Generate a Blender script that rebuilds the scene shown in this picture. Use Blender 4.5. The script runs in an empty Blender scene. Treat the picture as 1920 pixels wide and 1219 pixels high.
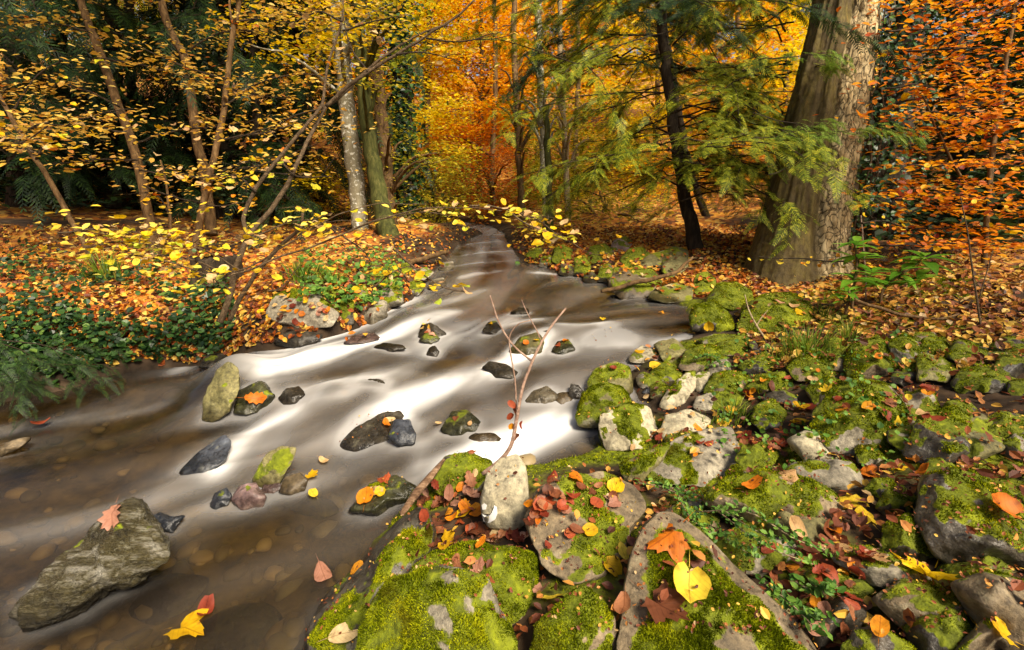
import bpy, bmesh, math, random
import numpy as np
from mathutils import Vector, Matrix, Quaternion
from mathutils.bvhtree import BVHTree

rng = np.random.default_rng(11)
random.seed(11)
SC = bpy.context.scene
COL = SC.collection

# ------------------------------------------------------------------ camera, sky, sun, exposure
F = 907.0                       # focal length in photograph pixels (1920 wide)
PITCH = math.radians(16.0)
CAM = np.array([0.0, 0.0, 1.15])
cd = bpy.data.cameras.new('camera'); cam = bpy.data.objects.new('camera', cd); COL.objects.link(cam)
cam.location = CAM; cam.rotation_euler = (math.pi / 2 - PITCH, 0, 0)
cd.sensor_width = 36.0; cd.lens = 36.0 * F / 1920.0; cd.clip_start = 0.02; cd.clip_end = 500
SC.camera = cam

SUN_EL, SUN_AZ = math.radians(50), math.radians(142)     # azimuth clockwise from +Y
w = bpy.data.worlds.new('World'); SC.world = w; w.use_nodes = True
nt = w.node_tree; nt.nodes.clear()
sky = nt.nodes.new('ShaderNodeTexSky'); sky.sky_type = 'NISHITA'; sky.sun_disc = False
sky.sun_elevation = SUN_EL; sky.sun_rotation = SUN_AZ; sky.dust_density = 4.0; sky.air_density = 1.0; sky.ozone_density = 0.6
bg = nt.nodes.new('ShaderNodeBackground'); bg.inputs[1].default_value = 0.06
wo = nt.nodes.new('ShaderNodeOutputWorld')
nt.links.new(sky.outputs[0], bg.inputs[0]); nt.links.new(bg.outputs[0], wo.inputs[0])
sl = bpy.data.lights.new('sun', 'SUN'); so = bpy.data.objects.new('sun', sl); COL.objects.link(so)
sl.energy = 3.4; sl.angle = math.radians(22); sl.color = (1.0, 0.93, 0.80)
sd = Vector((math.sin(SUN_AZ) * math.cos(SUN_EL), math.cos(SUN_AZ) * math.cos(SUN_EL), math.sin(SUN_EL)))
so.rotation_euler = sd.to_track_quat('Z', 'Y').to_euler(); so.location = sd * 30
vs = SC.view_settings
vs.view_transform = 'Standard'; vs.look = 'None'; vs.gamma = 1.0; vs.exposure = 1.32; vs.use_curve_mapping = False
vs.use_white_balance = True; vs.white_balance_temperature = 7200; vs.white_balance_tint = 10
cy = SC.cycles
cy.max_bounces = 5; cy.diffuse_bounces = 1; cy.glossy_bounces = 2; cy.transmission_bounces = 4
cy.transparent_max_bounces = 8; cy.caustics_reflective = False; cy.caustics_refractive = False
cy.use_denoising = True; cy.use_adaptive_sampling = True; cy.adaptive_threshold = 0.03; cy.sample_clamp_indirect = 4.0

# ------------------------------------------------------------------ numeric helpers
def ray(px, py):
    px = np.asarray(px, float); py = np.asarray(py, float)
    u = (px - 960.0) / F; v = (609.5 - py) / F
    c, s = math.cos(PITCH), math.sin(PITCH)
    return np.stack([u, c + v * s, -s + v * c], -1)

def P(px, py, depth):
    return CAM + ray(px, py) * np.asarray(depth, float)[..., None]

def atz(px, py, z):
    d = ray(px, py); t = (z - CAM[2]) / d[2]
    return CAM + d * t

def smooth(a, b, x):
    t = np.clip((x - a) / (b - a), 0, 1); return t * t * (3 - 2 * t)

def _hash(ix, iy, iz, seed):
    h = (ix.astype(np.int64) * 374761393 + iy.astype(np.int64) * 668265263 + iz.astype(np.int64) * 2147483647 + seed * 974634777) & 0xFFFFFFFF
    h = ((h ^ (h >> 13)) * 1274126177) & 0xFFFFFFFF
    h = ((h ^ (h >> 16)) * 2246822519) & 0xFFFFFFFF
    return ((h ^ (h >> 15)) & 0xFFFFFF) / float(0xFFFFFF)

def vnoise(p, seed=0):
    p = np.asarray(p, float); i = np.floor(p).astype(np.int64); f = p - i
    u = f * f * (3 - 2 * f); out = 0
    for dx in (0, 1):
        for dy in (0, 1):
            for dz in (0, 1):
                wgt = (u[:, 0] if dx else 1 - u[:, 0]) * (u[:, 1] if dy else 1 - u[:, 1]) * (u[:, 2] if dz else 1 - u[:, 2])
                out = out + wgt * _hash(i[:, 0] + dx, i[:, 1] + dy, i[:, 2] + dz, seed)
    return out * 2 - 1

def fbm(p, octv=4, seed=0, gain=0.5):
    a, s, out = 1.0, 1.0, 0
    for o in range(octv):
        out = out + a * vnoise(p * s + 17.3 * o, seed + o); a *= gain; s *= 2.03
    return out

def xy0(x, y):
    return np.stack([x, y, np.zeros_like(x)], -1)

# ------------------------------------------------------------------ object helpers
def tag(o, label=None, cat=None, group=None, kind=None):
    if label: o['label'] = label
    if cat: o['category'] = cat
    if group: o['group'] = group
    if kind: o['kind'] = kind
    return o

def empty(name, loc):
    o = bpy.data.objects.new(name, None); o.location = tuple(loc); o.empty_display_size = 0.1
    COL.objects.link(o); return o

def mesh_data(name, V, Fc, mat=None, smooth_=True, attrs=None):
    V = np.ascontiguousarray(V, dtype=np.float32); Fc = np.ascontiguousarray(Fc, dtype=np.int32)
    me = bpy.data.meshes.new(name); n, k = Fc.shape
    me.vertices.add(len(V)); me.vertices.foreach_set('co', V.ravel())
    me.loops.add(n * k); me.loops.foreach_set('vertex_index', Fc.ravel())
    me.polygons.add(n); me.polygons.foreach_set('loop_start', np.arange(0, n * k, k, dtype=np.int32))
    try: me.polygons.foreach_set('loop_total', np.full(n, k, dtype=np.int32))
    except Exception: pass
    me.polygons.foreach_set('use_smooth', np.full(n, bool(smooth_)))
    if attrs:
        for an, av in attrs.items():
            at = me.attributes.new(an, 'FLOAT', 'POINT'); at.data.foreach_set('value', np.ascontiguousarray(av, dtype=np.float32))
    me.update(calc_edges=True)
    if mat: me.materials.append(mat)
    return me

def mk(name, V, Fc, mat=None, parent=None, smooth_=True, attrs=None, origin=None):
    """one mesh object; V in world coordinates; origin or the parent's place becomes its own origin"""
    if parent is not None: o0 = np.array(parent.matrix_basis.translation) if origin is None else np.array(origin)
    else: o0 = np.array(origin) if origin is not None else np.zeros(3)
    me = mesh_data(name, np.asarray(V) - o0, Fc, mat, smooth_, attrs)
    o = bpy.data.objects.new(name, me); COL.objects.link(o)
    if parent is not None: o.parent = parent
    else: o.location = tuple(o0)
    return o

def catmull(pts, n):
    pts = np.asarray(pts, float); m = len(pts)
    if m == 2:
        t = np.linspace(0, 1, n)[:, None]; return pts[0] * (1 - t) + pts[1] * t
    ext = np.vstack([2 * pts[0] - pts[1], pts, 2 * pts[-1] - pts[-2]])
    tt = np.linspace(0, m - 1 - 1e-6, n); i = tt.astype(int); f = (tt - i)[:, None]
    p0, p1, p2, p3 = ext[i], ext[i + 1], ext[i + 2], ext[i + 3]
    return 0.5 * ((2 * p1) + (-p0 + p2) * f + (2 * p0 - 5 * p1 + 4 * p2 - p3) * f ** 2 + (-p0 + 3 * p1 - 3 * p2 + p3) * f ** 3)

def tube_geo(pts, radii, seg=8, n=None, jitter=0.0, cap=True):
    pts = np.asarray(pts, float); m = len(pts); n = n or max(4, (m - 1) * 6)
    C = catmull(pts, n); R = np.interp(np.linspace(0, m - 1, n), np.arange(m), radii)
    if jitter:
        C = C + jitter * np.stack([fbm(C * 7 + 3.1 * k, 2, 40 + k) for k in range(3)], -1)
    T = np.gradient(C, axis=0); T /= np.linalg.norm(T, axis=1)[:, None] + 1e-9
    ref = np.array([0.0, 0.0, 1.0]) if abs(T[:, 2]).mean() < 0.75 else np.array([0.0, -1.0, 0.0])
    A = np.cross(T, ref); A /= np.linalg.norm(A, axis=1)[:, None] + 1e-9
    B = np.cross(T, A)
    th = np.linspace(0, 2 * math.pi, seg, endpoint=False)
    V = C[:, None, :] + R[:, None, None] * (np.cos(th)[None, :, None] * A[:, None, :] + np.sin(th)[None, :, None] * B[:, None, :])
    V = V.reshape(-1, 3)
    i = np.arange(n - 1)[:, None] * seg; j = np.arange(seg)[None, :]; j2 = (j + 1) % seg
    Q = np.stack([i + j, i + j2, i + seg + j2, i + seg + j], -1).reshape(-1, 4)
    Tr = np.vstack([Q[:, [0, 1, 2]], Q[:, [0, 2, 3]]])
    if cap:
        e = len(V); V = np.vstack([V, C[0], C[-1]])
        jj = np.arange(seg)
        Tr = np.vstack([Tr, np.stack([np.full(seg, e), (jj + 1) % seg, jj], -1),
                        np.stack([np.full(seg, e + 1), (n - 1) * seg + jj, (n - 1) * seg + (jj + 1) % seg], -1)])
    return V, Tr

class MB:
    def __init__(s): s.V = []; s.F = []; s.n = 0
    def add(s, V, Fc): s.V.append(V); s.F.append(np.asarray(Fc) + s.n); s.n += len(V)
    def build(s, name, mat, parent=None, smooth_=True, origin=None):
        return mk(name, np.vstack(s.V), np.vstack(s.F), mat, parent, smooth_, origin=origin)

# ------------------------------------------------------------------ materials
def newmat(name):
    m = bpy.data.materials.new(name); m.use_nodes = True; t = m.node_tree; t.nodes.clear()
    return m, t

def N(t, kind, **kw):
    n = t.nodes.new(kind)
    for k, v in kw.items():
        if k in n.inputs: n.inputs[k].default_value = v
        else: setattr(n, k, v)
    return n

def ramp(t, stops, interp='LINEAR'):
    r = t.nodes.new('ShaderNodeValToRGB'); r.color_ramp.interpolation = interp
    e = r.color_ramp.elements
    while len(e) < len(stops): e.new(0.5)
    for k, (p, c) in enumerate(stops): e[k].position = p; e[k].color = (*c, 1)
    return r

def mixc(t, fac, a, b, mode='MIX'):
    m = t.nodes.new('ShaderNodeMix'); m.data_type = 'RGBA'; m.blend_type = mode
    for s, v in ((0, fac), (6, a), (7, b)):
        if hasattr(v, 'links') or isinstance(v, bpy.types.NodeSocket): t.links.new(v, m.inputs[s])
        elif s == 0: m.inputs[0].default_value = v
        else: m.inputs[s].default_value = (*v, 1)
    return m.outputs[2]

def math_(t, op, a, b=None, clamp=False):
    m = t.nodes.new('ShaderNodeMath'); m.operation = op; m.use_clamp = clamp
    for s, v in ((0, a), (1, b)):
        if v is None: continue
        if isinstance(v, bpy.types.NodeSocket): t.links.new(v, m.inputs[s])
        else: m.inputs[s].default_value = v
    return m.outputs[0]

def attr(t, name):
    a = t.nodes.new('ShaderNodeAttribute'); a.attribute_name = name; return a.outputs['Fac']

MOSS_D, MOSS_M, MOSS_B = (0.030, 0.036, 0.004), (0.120, 0.145, 0.006), (0.29, 0.315, 0.011)

def stone_mat(name, dark, mid, light, rough=0.75, moss=True, scale=7.0, streak=None, bump=0.5):
    m, t = newmat(name); L = t.links.new
    out = N(t, 'ShaderNodeOutputMaterial'); bs = N(t, 'ShaderNodeBsdfPrincipled'); bs.inputs['Specular IOR Level'].default_value = 0.35
    tc = N(t, 'ShaderNodeTexCoord'); oi = N(t, 'ShaderNodeObjectInfo')
    mp = N(t, 'ShaderNodeMapping'); L(tc.outputs['Object'], mp.inputs[0])
    if streak: mp.inputs['Scale'].default_value = streak; mp.inputs['Rotation'].default_value = (0.5, 0.6, 0.4)
    n1 = N(t, 'ShaderNodeTexNoise', Scale=scale, Detail=9.0, Roughness=0.65); L(mp.outputs[0], n1.inputs['Vector'])
    n2 = N(t, 'ShaderNodeTexNoise', Scale=scale * 9, Detail=4.0, Roughness=0.7); L(mp.outputs[0], n2.inputs['Vector'])
    r = ramp(t, [(0.28, dark), (0.52, mid), (0.72, light)]); L(n1.outputs[0], r.inputs[0])
    c = mixc(t, 0.9, r.outputs[0], ramp_from(t, n2.outputs[0], [(0.32, (0.38, 0.36, 0.34)), (0.5, (0.95, 0.93, 0.9)), (0.66, (1.4, 1.36, 1.28))]), 'MULTIPLY')
    n3 = N(t, 'ShaderNodeTexNoise', Scale=scale * 2.6, Detail=6.0, Roughness=0.75, Distortion=0.6); L(mp.outputs[0], n3.inputs['Vector'])
    c = mixc(t, ramp_from(t, n3.outputs[0], [(0.56, (0, 0, 0)), (0.66, (0.55, 0.55, 0.55))]), c, tuple(0.5 * (a_ + b_) for a_, b_ in zip(light, (0.20, 0.19, 0.10))))
    c = mixc(t, ramp_from(t, n3.outputs[0], [(0.30, (0.75, 0.75, 0.75)), (0.42, (0, 0, 0))]), c, tuple(0.6 * a_ for a_ in dark))
    vr = math_(t, 'MULTIPLY_ADD', oi.outputs['Random'], 0.4); vr.node.inputs[2].default_value = 0.8
    cc = N(t, 'ShaderNodeMix'); cc.data_type = 'RGBA'; cc.blend_type = 'MULTIPLY'; cc.inputs[0].default_value = 1
    cmb = N(t, 'ShaderNodeCombineColor'); [L(vr, cmb.inputs[k]) for k in range(3)]
    L(c, cc.inputs[6]); L(cmb.outputs[0], cc.inputs[7]); c = cc.outputs[2]
    rv = math_(t, 'MULTIPLY_ADD', n2.outputs[0], 0.3); rv.node.inputs[2].default_value = rough - 0.15
    hb = mixc(t, 0.5, n1.outputs[0], n2.outputs[0])
    if moss:
        a = attr(t, 'moss')
        nm = N(t, 'ShaderNodeTexNoise', Scale=55.0, Detail=3.0); L(tc.outputs['Object'], nm.inputs['Vector'])
        nl = N(t, 'ShaderNodeTexNoise', Scale=6.0, Detail=3.0); L(tc.outputs['Object'], nl.inputs['Vector'])
        mc = mixc(t, 0.55, ramp_from(t, nm.outputs[0], [(0.3, MOSS_D), (0.55, MOSS_M), (0.75, MOSS_B)]),
                  ramp_from(t, nl.outputs[0], [(0.3, MOSS_D), (0.5, MOSS_M), (0.7, MOSS_B)]))
        ma = math_(t, 'ADD', a, math_(t, 'MULTIPLY', math_(t, 'SUBTRACT', nm.outputs[0], 0.5), 0.9))
        mm = ramp_from(t, ma, [(0.38, (0, 0, 0)), (0.58, (1, 1, 1))])
        c = mixc(t, mm, c, mc)
        rv2 = N(t, 'ShaderNodeMix'); L(mm, rv2.inputs[0]); L(rv, rv2.inputs[2]); rv2.inputs[3].default_value = 0.95; rv = rv2.outputs[0]
        hb = mixc(t, mm, hb, nm.outputs[0])
    if moss:
        wa = attr(t, 'wet'); c = mixc(t, wa, c, mixc(t, 1.0, c, (0.30, 0.28, 0.25), 'MULTIPLY'))
        rw = N(t, 'ShaderNodeMix'); L(wa, rw.inputs[0]); L(rv, rw.inputs[2]); rw.inputs[3].default_value = 0.22; rv = rw.outputs[0]
    bp = N(t, 'ShaderNodeBump', Strength=bump, Distance=0.02); L(hb, bp.inputs['Height'])
    L(c, bs.inputs['Base Color']); L(rv, bs.inputs['Roughness']); L(bp.outputs[0], bs.inputs['Normal']); L(bs.outputs[0], out.inputs[0])
    return m

def ramp_from(t, sock, stops):
    r = ramp(t, stops); t.links.new(sock, r.inputs[0]); return r.outputs[0]

def leaf_mat(name, stops, rnd='island', trans=0.4, rough=0.55, spots=True, tone=0.25):
    m, t = newmat(name); L = t.links.new
    out = N(t, 'ShaderNodeOutputMaterial')
    if rnd == 'island': src = N(t, 'ShaderNodeNewGeometry').outputs['Random Per Island']
    else: src = N(t, 'ShaderNodeObjectInfo').outputs['Random']
    c = ramp_from(t, src, stops)
    if spots:
        tc = N(t, 'ShaderNodeTexCoord')
        n1 = N(t, 'ShaderNodeTexNoise', Scale=(3.0 if rnd == 'object' else 40.0), Detail=5.0)
        L(tc.outputs['Object'], n1.inputs['Vector'])
        c = mixc(t, 0.7, c, ramp_from(t, n1.outputs[0], [(0.32, (0.34, 0.22, 0.16)), (0.44, (0.85, 0.78, 0.7)), (0.55, (1.0, 0.97, 0.92)), (0.7, (1.18, 1.12, 1.0))]), 'MULTIPLY')
    if rnd == 'object' and spots:
        sx = N(t, 'ShaderNodeSeparateXYZ'); L(tc.outputs['Object'], sx.inputs[0]); ax = math_(t, 'ABSOLUTE', sx.outputs[0])
        wv = math_(t, 'SINE', math_(t, 'MULTIPLY', math_(t, 'ADD', math_(t, 'MULTIPLY', ax, 1.1), math_(t, 'MULTIPLY', sx.outputs[1], -1.0)), 42.0))
        vein = math_(t, 'MAXIMUM', ramp_from(t, ax, [(0.008, (1, 1, 1)), (0.022, (0, 0, 0))]), math_(t, 'MULTIPLY', ramp_from(t, wv, [(0.86, (0, 0, 0)), (1.0, (1, 1, 1))]), 0.5))
        c = mixc(t, vein, c, mixc(t, 1.0, c, (0.62, 0.55, 0.5), 'MULTIPLY'))
    df = N(t, 'ShaderNodeBsdfPrincipled', Roughness=rough); df.inputs['Specular IOR Level'].default_value = 0.3; L(c, df.inputs['Base Color'])
    tr = N(t, 'ShaderNodeBsdfTranslucent'); L(c, tr.inputs[0])
    mx = N(t, 'ShaderNodeMixShader'); mx.inputs[0].default_value = trans
    L(df.outputs[0], mx.inputs[1]); L(tr.outputs[0], mx.inputs[2]); L(mx.outputs[0], out.inputs[0])
    return m

def bark_mat(name, dark, mid, light, scale=(14, 14, 3), moss=False, spots=None, rough=0.85, bump=0.7):
    m, t = newmat(name); L = t.links.new
    out = N(t, 'ShaderNodeOutputMaterial'); bs = N(t, 'ShaderNodeBsdfPrincipled', Roughness=rough); bs.inputs['Specular IOR Level'].default_value = 0.2
    tc = N(t, 'ShaderNodeTexCoord'); mp = N(t, 'ShaderNodeMapping'); mp.inputs['Scale'].default_value = scale
    L(tc.outputs['Object'], mp.inputs[0])
    n1 = N(t, 'ShaderNodeTexNoise', Scale=1.6, Detail=8.0, Roughness=0.7); L(mp.outputs[0], n1.inputs['Vector'])
    c = ramp_from(t, n1.outputs[0], [(0.33, dark), (0.5, mid), (0.68, light)])
    if spots:
        v = N(t, 'ShaderNodeTexNoise', Scale=26.0, Detail=3.0); L(tc.outputs['Object'], v.inputs['Vector'])
        c = mixc(t, ramp_from(t, v.outputs[0], [(0.58, (0, 0, 0)), (0.62, (1, 1, 1))]), c, spots)
    if moss:
        a = attr(t, 'moss')
        nm = N(t, 'ShaderNodeTexNoise', Scale=1.6, Detail=8.0, Roughness=0.7); mp2 = N(t, 'ShaderNodeMapping'); mp2.inputs['Scale'].default_value = (9, 9, 1.6); L(tc.outputs['Object'], mp2.inputs[0]); L(mp2.outputs[0], nm.inputs['Vector'])
        mc = ramp_from(t, nm.outputs[0], [(0.32, (0.012, 0.008, 0.003)), (0.48, (0.045, 0.030, 0.007)), (0.60, (0.085, 0.066, 0.011)), (0.76, (0.21, 0.115, 0.026))])  # moss browns, taken darker to put shade into the left face
        mm = math_(t, 'ADD', a, math_(t, 'MULTIPLY', math_(t, 'SUBTRACT', nm.outputs[0], 0.5), 1.0))
        c = mixc(t, ramp_from(t, mm, [(0.3, (0, 0, 0)), (0.7, (0.9, 0.9, 0.9))]), c, mc)
        wn = N(t, 'ShaderNodeTexNoise', Scale=7.0, Detail=3.0); L(tc.outputs['Object'], wn.inputs['Vector'])
        wp_ = mixc(t, 0.10, tc.outputs['Object'], wn.outputs['Color'], 'ADD')
        mv = N(t, 'ShaderNodeMapping'); mv.inputs['Scale'].default_value = (24, 24, 9); L(wp_, mv.inputs[0])
        vo = N(t, 'ShaderNodeTexVoronoi', Scale=1.0); vo.feature = 'DISTANCE_TO_EDGE'; L(mv.outputs[0], vo.inputs['Vector'])
        fine = ramp_from(t, vo.outputs['Distance'], [(0.02, (1, 1, 1)), (0.11, (0, 0, 0))])
        fine = math_(t, 'MULTIPLY', fine, math_(t, 'SUBTRACT', 1.0, math_(t, 'MULTIPLY', a, 0.75), True))
        c = mixc(t, math_(t, 'MULTIPLY', fine, 0.85), c, (0.020, 0.012, 0.005))
        cv = math_(t, 'MULTIPLY', attr(t, 'crack'), 0.6)
        c = mixc(t, cv, c, (0.012, 0.008, 0.004))
    bp = N(t, 'ShaderNodeBump', Strength=bump, Distance=0.02); L(n1.outputs[0], bp.inputs['Height'])
    L(c, bs.inputs['Base Color']); L(bp.outputs[0], bs.inputs['Normal']); L(bs.outputs[0], out.inputs[0])
    return m

M = {}
M['grey'] = stone_mat('grey_stone', (0.075, 0.066, 0.048), (0.235, 0.21, 0.16), (0.42, 0.385, 0.30))
M['pale'] = stone_mat('pale_stone', (0.20, 0.17, 0.11), (0.40, 0.36, 0.25), (0.55, 0.50, 0.37), scale=5)
M['brown'] = stone_mat('brown_stone', (0.055, 0.042, 0.024), (0.17, 0.13, 0.08), (0.34, 0.28, 0.19))
M['olive'] = stone_mat('olive_stone', (0.045, 0.042, 0.014), (0.15, 0.135, 0.055), (0.27, 0.245, 0.12))
M['dark'] = stone_mat('wet_dark_stone', (0.010, 0.010, 0.009), (0.055, 0.048, 0.038), (0.16, 0.145, 0.12), rough=0.34)
M['wetgreen'] = stone_mat('wet_green_stone', (0.012, 0.014, 0.006), (0.06, 0.062, 0.028), (0.17, 0.17, 0.10), rough=0.34)
M['blue'] = stone_mat('wet_blue_stone', (0.010, 0.012, 0.017), (0.040, 0.046, 0.060), (0.13, 0.15, 0.19), rough=0.32)
M['purple'] = stone_mat('purple_stone', (0.06, 0.035, 0.04), (0.20, 0.135, 0.135), (0.42, 0.33, 0.31), rough=0.5)
M['schist'] = stone_mat('wet_layered_stone', (0.006, 0.005, 0.003), (0.060, 0.050, 0.022), (0.30, 0.29, 0.25), rough=0.27, scale=5, streak=(1.0, 5.0, 5.0), bump=1.0)
def moss_mat():
    m, t = newmat('moss_blades'); L = t.links.new; out = N(t, 'ShaderNodeOutputMaterial')
    c = ramp_from(t, N(t, 'ShaderNodeNewGeometry').outputs['Random Per Island'], [(0.0, MOSS_D), (0.3, (0.11, 0.135, 0.006)), (0.6, (0.26, 0.30, 0.010)), (1.0, (0.50, 0.52, 0.02))])
    tc = N(t, 'ShaderNodeTexCoord'); n1 = N(t, 'ShaderNodeTexNoise', Scale=9.0, Detail=4.0, Roughness=0.65); L(tc.outputs['Object'], n1.inputs['Vector'])
    c = mixc(t, 1.0, c, ramp_from(t, n1.outputs[0], [(0.32, (0.16, 0.20, 0.2)), (0.45, (0.55, 0.62, 0.6)), (0.55, (1.0, 1.0, 1.0)), (0.68, (1.6, 1.4, 1.0))]), 'MULTIPLY')
    n2 = N(t, 'ShaderNodeTexNoise', Scale=5.0, Detail=3.0); mp = N(t, 'ShaderNodeMapping'); mp.inputs['Location'].default_value = (3, 7, 1); L(tc.outputs['Object'], mp.inputs[0]); L(mp.outputs[0], n2.inputs['Vector'])
    c = mixc(t, ramp_from(t, n2.outputs[0], [(0.56, (0, 0, 0)), (0.70, (0.8, 0.8, 0.8))]), c, (0.13, 0.085, 0.012))
    df = N(t, 'ShaderNodeBsdfDiffuse'); L(c, df.inputs[0]); tr = N(t, 'ShaderNodeBsdfTranslucent'); L(c, tr.inputs[0])
    mx = N(t, 'ShaderNodeMixShader'); mx.inputs[0].default_value = 0.3; L(df.outputs[0], mx.inputs[1]); L(tr.outputs[0], mx.inputs[2]); L(mx.outputs[0], out.inputs[0]); return m
M['moss_blade'] = moss_mat()

YEL = [(0.0, (0.62, 0.36, 0.012)), (0.5, (0.80, 0.52, 0.015)), (1.0, (0.78, 0.60, 0.06))]
ORA = [(0.0, (0.52, 0.13, 0.010)), (0.5, (0.72, 0.24, 0.012)), (1.0, (0.75, 0.34, 0.03))]
RED = [(0.0, (0.16, 0.025, 0.014)), (0.5, (0.30, 0.050, 0.022)), (1.0, (0.46, 0.10, 0.035))]
BRO = [(0.0, (0.10, 0.032, 0.016)), (0.5, (0.24, 0.080, 0.035)), (1.0, (0.36, 0.15, 0.07))]
TAN = [(0.0, (0.50, 0.30, 0.14)), (0.5, (0.62, 0.42, 0.20)), (1.0, (0.68, 0.52, 0.28))]
PIN = [(0.0, (0.36, 0.16, 0.11)), (0.5, (0.50, 0.25, 0.17)), (1.0, (0.58, 0.36, 0.26))]
GRE = [(0.0, (0.035, 0.11, 0.010)), (0.5, (0.06, 0.17, 0.012)), (1.0, (0.14, 0.26, 0.02))]
LIM = [(0.0, (0.42, 0.42, 0.02)), (0.5, (0.55, 0.50, 0.03)), (1.0, (0.35, 0.45, 0.04))]
for nme, st in (('yellow', YEL), ('orange', ORA), ('red', RED), ('brown', BRO), ('tan', TAN), ('pink', PIN), ('green', GRE), ('lime', LIM)):
    M['leaf_' + nme] = leaf_mat('leaf_' + nme, st, rnd='object', trans=0.35)
M['litter'] = leaf_mat('leaf_litter', [(0.0, (0.05, 0.02, 0.010)), (0.22, (0.18, 0.045, 0.016)), (0.45, (0.42, 0.10, 0.014)), (0.60, (0.62, 0.22, 0.02)), (0.78, (0.70, 0.40, 0.05)), (0.9, (0.74, 0.52, 0.10)), (1.0, (0.60, 0.38, 0.18))], trans=0.25)
M['litter_dark'] = leaf_mat('dark_leaf_litter', [(0.0, (0.05, 0.018, 0.010)), (0.35, (0.16, 0.045, 0.022)), (0.6, (0.30, 0.085, 0.028)), (0.8, (0.46, 0.20, 0.05)), (0.92, (0.66, 0.42, 0.06)), (1.0, (0.5, 0.36, 0.2))], trans=0.2)
M['litter_mid'] = leaf_mat('mixed_leaf_litter', [(0.0, (0.05, 0.02, 0.010)), (0.25, (0.20, 0.06, 0.022)), (0.5, (0.42, 0.15, 0.03)), (0.7, (0.58, 0.32, 0.05)), (0.88, (0.66, 0.46, 0.08)), (1.0, (0.55, 0.40, 0.22))], trans=0.2)
M['fol_yellow'] = leaf_mat('yellow_foliage', [(0.0, (0.42, 0.26, 0.012)), (0.35, (0.80, 0.52, 0.012)), (0.7, (0.92, 0.70, 0.02)), (1.0, (0.50, 0.45, 0.04))], trans=0.5, spots=False)
M['fol_hazel'] = leaf_mat('hazel_foliage', [(0.0, (0.55, 0.32, 0.05)), (0.4, (0.80, 0.56, 0.05)), (0.8, (0.80, 0.64, 0.14)), (1.0, (0.45, 0.50, 0.06))], trans=0.4, spots=False)
M['fol_orange'] = leaf_mat('orange_foliage', [(0.0, (0.48, 0.14, 0.008)), (0.4, (0.80, 0.29, 0.008)), (0.75, (0.90, 0.46, 0.012)), (1.0, (0.72, 0.50, 0.03))], trans=0.5, spots=False)
M['fol_beech'] = leaf_mat('beech_foliage', [(0.0, (0.30, 0.05, 0.006)), (0.35, (0.60, 0.15, 0.008)), (0.65, (0.80, 0.28, 0.010)), (1.0, (0.85, 0.45, 0.02))], trans=0.45, spots=False)
M['fol_red'] = leaf_mat('red_orange_foliage', [(0.0, (0.30, 0.05, 0.006)), (0.5, (0.60, 0.14, 0.008)), (1.0, (0.75, 0.27, 0.012))], trans=0.5, spots=False)
M['fol_olive'] = leaf_mat('olive_yellow_foliage', [(0.0, (0.10, 0.13, 0.01)), (0.4, (0.26, 0.25, 0.015)), (0.75, (0.52, 0.40, 0.02)), (1.0, (0.62, 0.50, 0.04))], trans=0.45, spots=False)
M['fol_tan'] = leaf_mat('tan_yellow_foliage', [(0.0, (0.36, 0.19, 0.03)), (0.3, (0.60, 0.34, 0.06)), (0.6, (0.68, 0.44, 0.05)), (0.9, (0.66, 0.50, 0.14)), (1.0, (0.45, 0.12, 0.02))], trans=0.45, spots=False)
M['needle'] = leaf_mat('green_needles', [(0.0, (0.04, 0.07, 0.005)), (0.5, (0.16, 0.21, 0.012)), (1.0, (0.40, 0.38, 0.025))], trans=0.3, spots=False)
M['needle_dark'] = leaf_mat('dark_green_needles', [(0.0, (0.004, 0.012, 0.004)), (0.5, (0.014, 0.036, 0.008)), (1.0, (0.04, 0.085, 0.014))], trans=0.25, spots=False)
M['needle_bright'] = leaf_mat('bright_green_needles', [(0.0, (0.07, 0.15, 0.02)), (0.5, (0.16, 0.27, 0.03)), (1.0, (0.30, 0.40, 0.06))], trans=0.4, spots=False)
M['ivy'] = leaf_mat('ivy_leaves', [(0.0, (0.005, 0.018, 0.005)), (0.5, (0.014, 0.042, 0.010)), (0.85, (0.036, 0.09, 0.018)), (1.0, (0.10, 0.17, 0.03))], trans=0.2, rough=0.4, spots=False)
M['thicket'] = leaf_mat('shade_thicket_leaves', [(0.0, (0.004, 0.012, 0.003)), (0.6, (0.012, 0.030, 0.006)), (1.0, (0.035, 0.07, 0.012))], trans=0.15, spots=False)  # green taken near black so that dark gaps read as deep shade
M['laurel'] = leaf_mat('laurel_leaves', [(0.0, (0.06, 0.17, 0.014)), (0.5, (0.11, 0.28, 0.02)), (1.0, (0.22, 0.42, 0.04))], rnd='object', trans=0.5, rough=0.35, spots=False)
M['shoot'] = leaf_mat('small_green_leaves', [(0.0, (0.03, 0.09, 0.012)), (0.5, (0.075, 0.18, 0.02)), (1.0, (0.20, 0.34, 0.05))], trans=0.3, spots=False)
M['grass'] = leaf_mat('grass_blades', [(0.0, (0.05, 0.11, 0.010)), (0.5, (0.13, 0.22, 0.015)), (0.85, (0.25, 0.32, 0.03)), (1.0, (0.45, 0.36, 0.08))], trans=0.4, spots=False)
M['bark_big'] = bark_mat('furrowed_bark', (0.20, 0.13, 0.055), (0.44, 0.335, 0.175), (0.62, 0.50, 0.30), scale=(9, 9, 4), moss=True)
M['bark_brown'] = bark_mat('brown_bark', (0.035, 0.02, 0.009), (0.115, 0.065, 0.027), (0.22, 0.135, 0.06))
M['bark_shrub'] = bark_mat('shrub_bark', (0.035, 0.022, 0.012), (0.085, 0.055, 0.030), (0.17, 0.115, 0.065), scale=(30, 30, 30))
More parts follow.
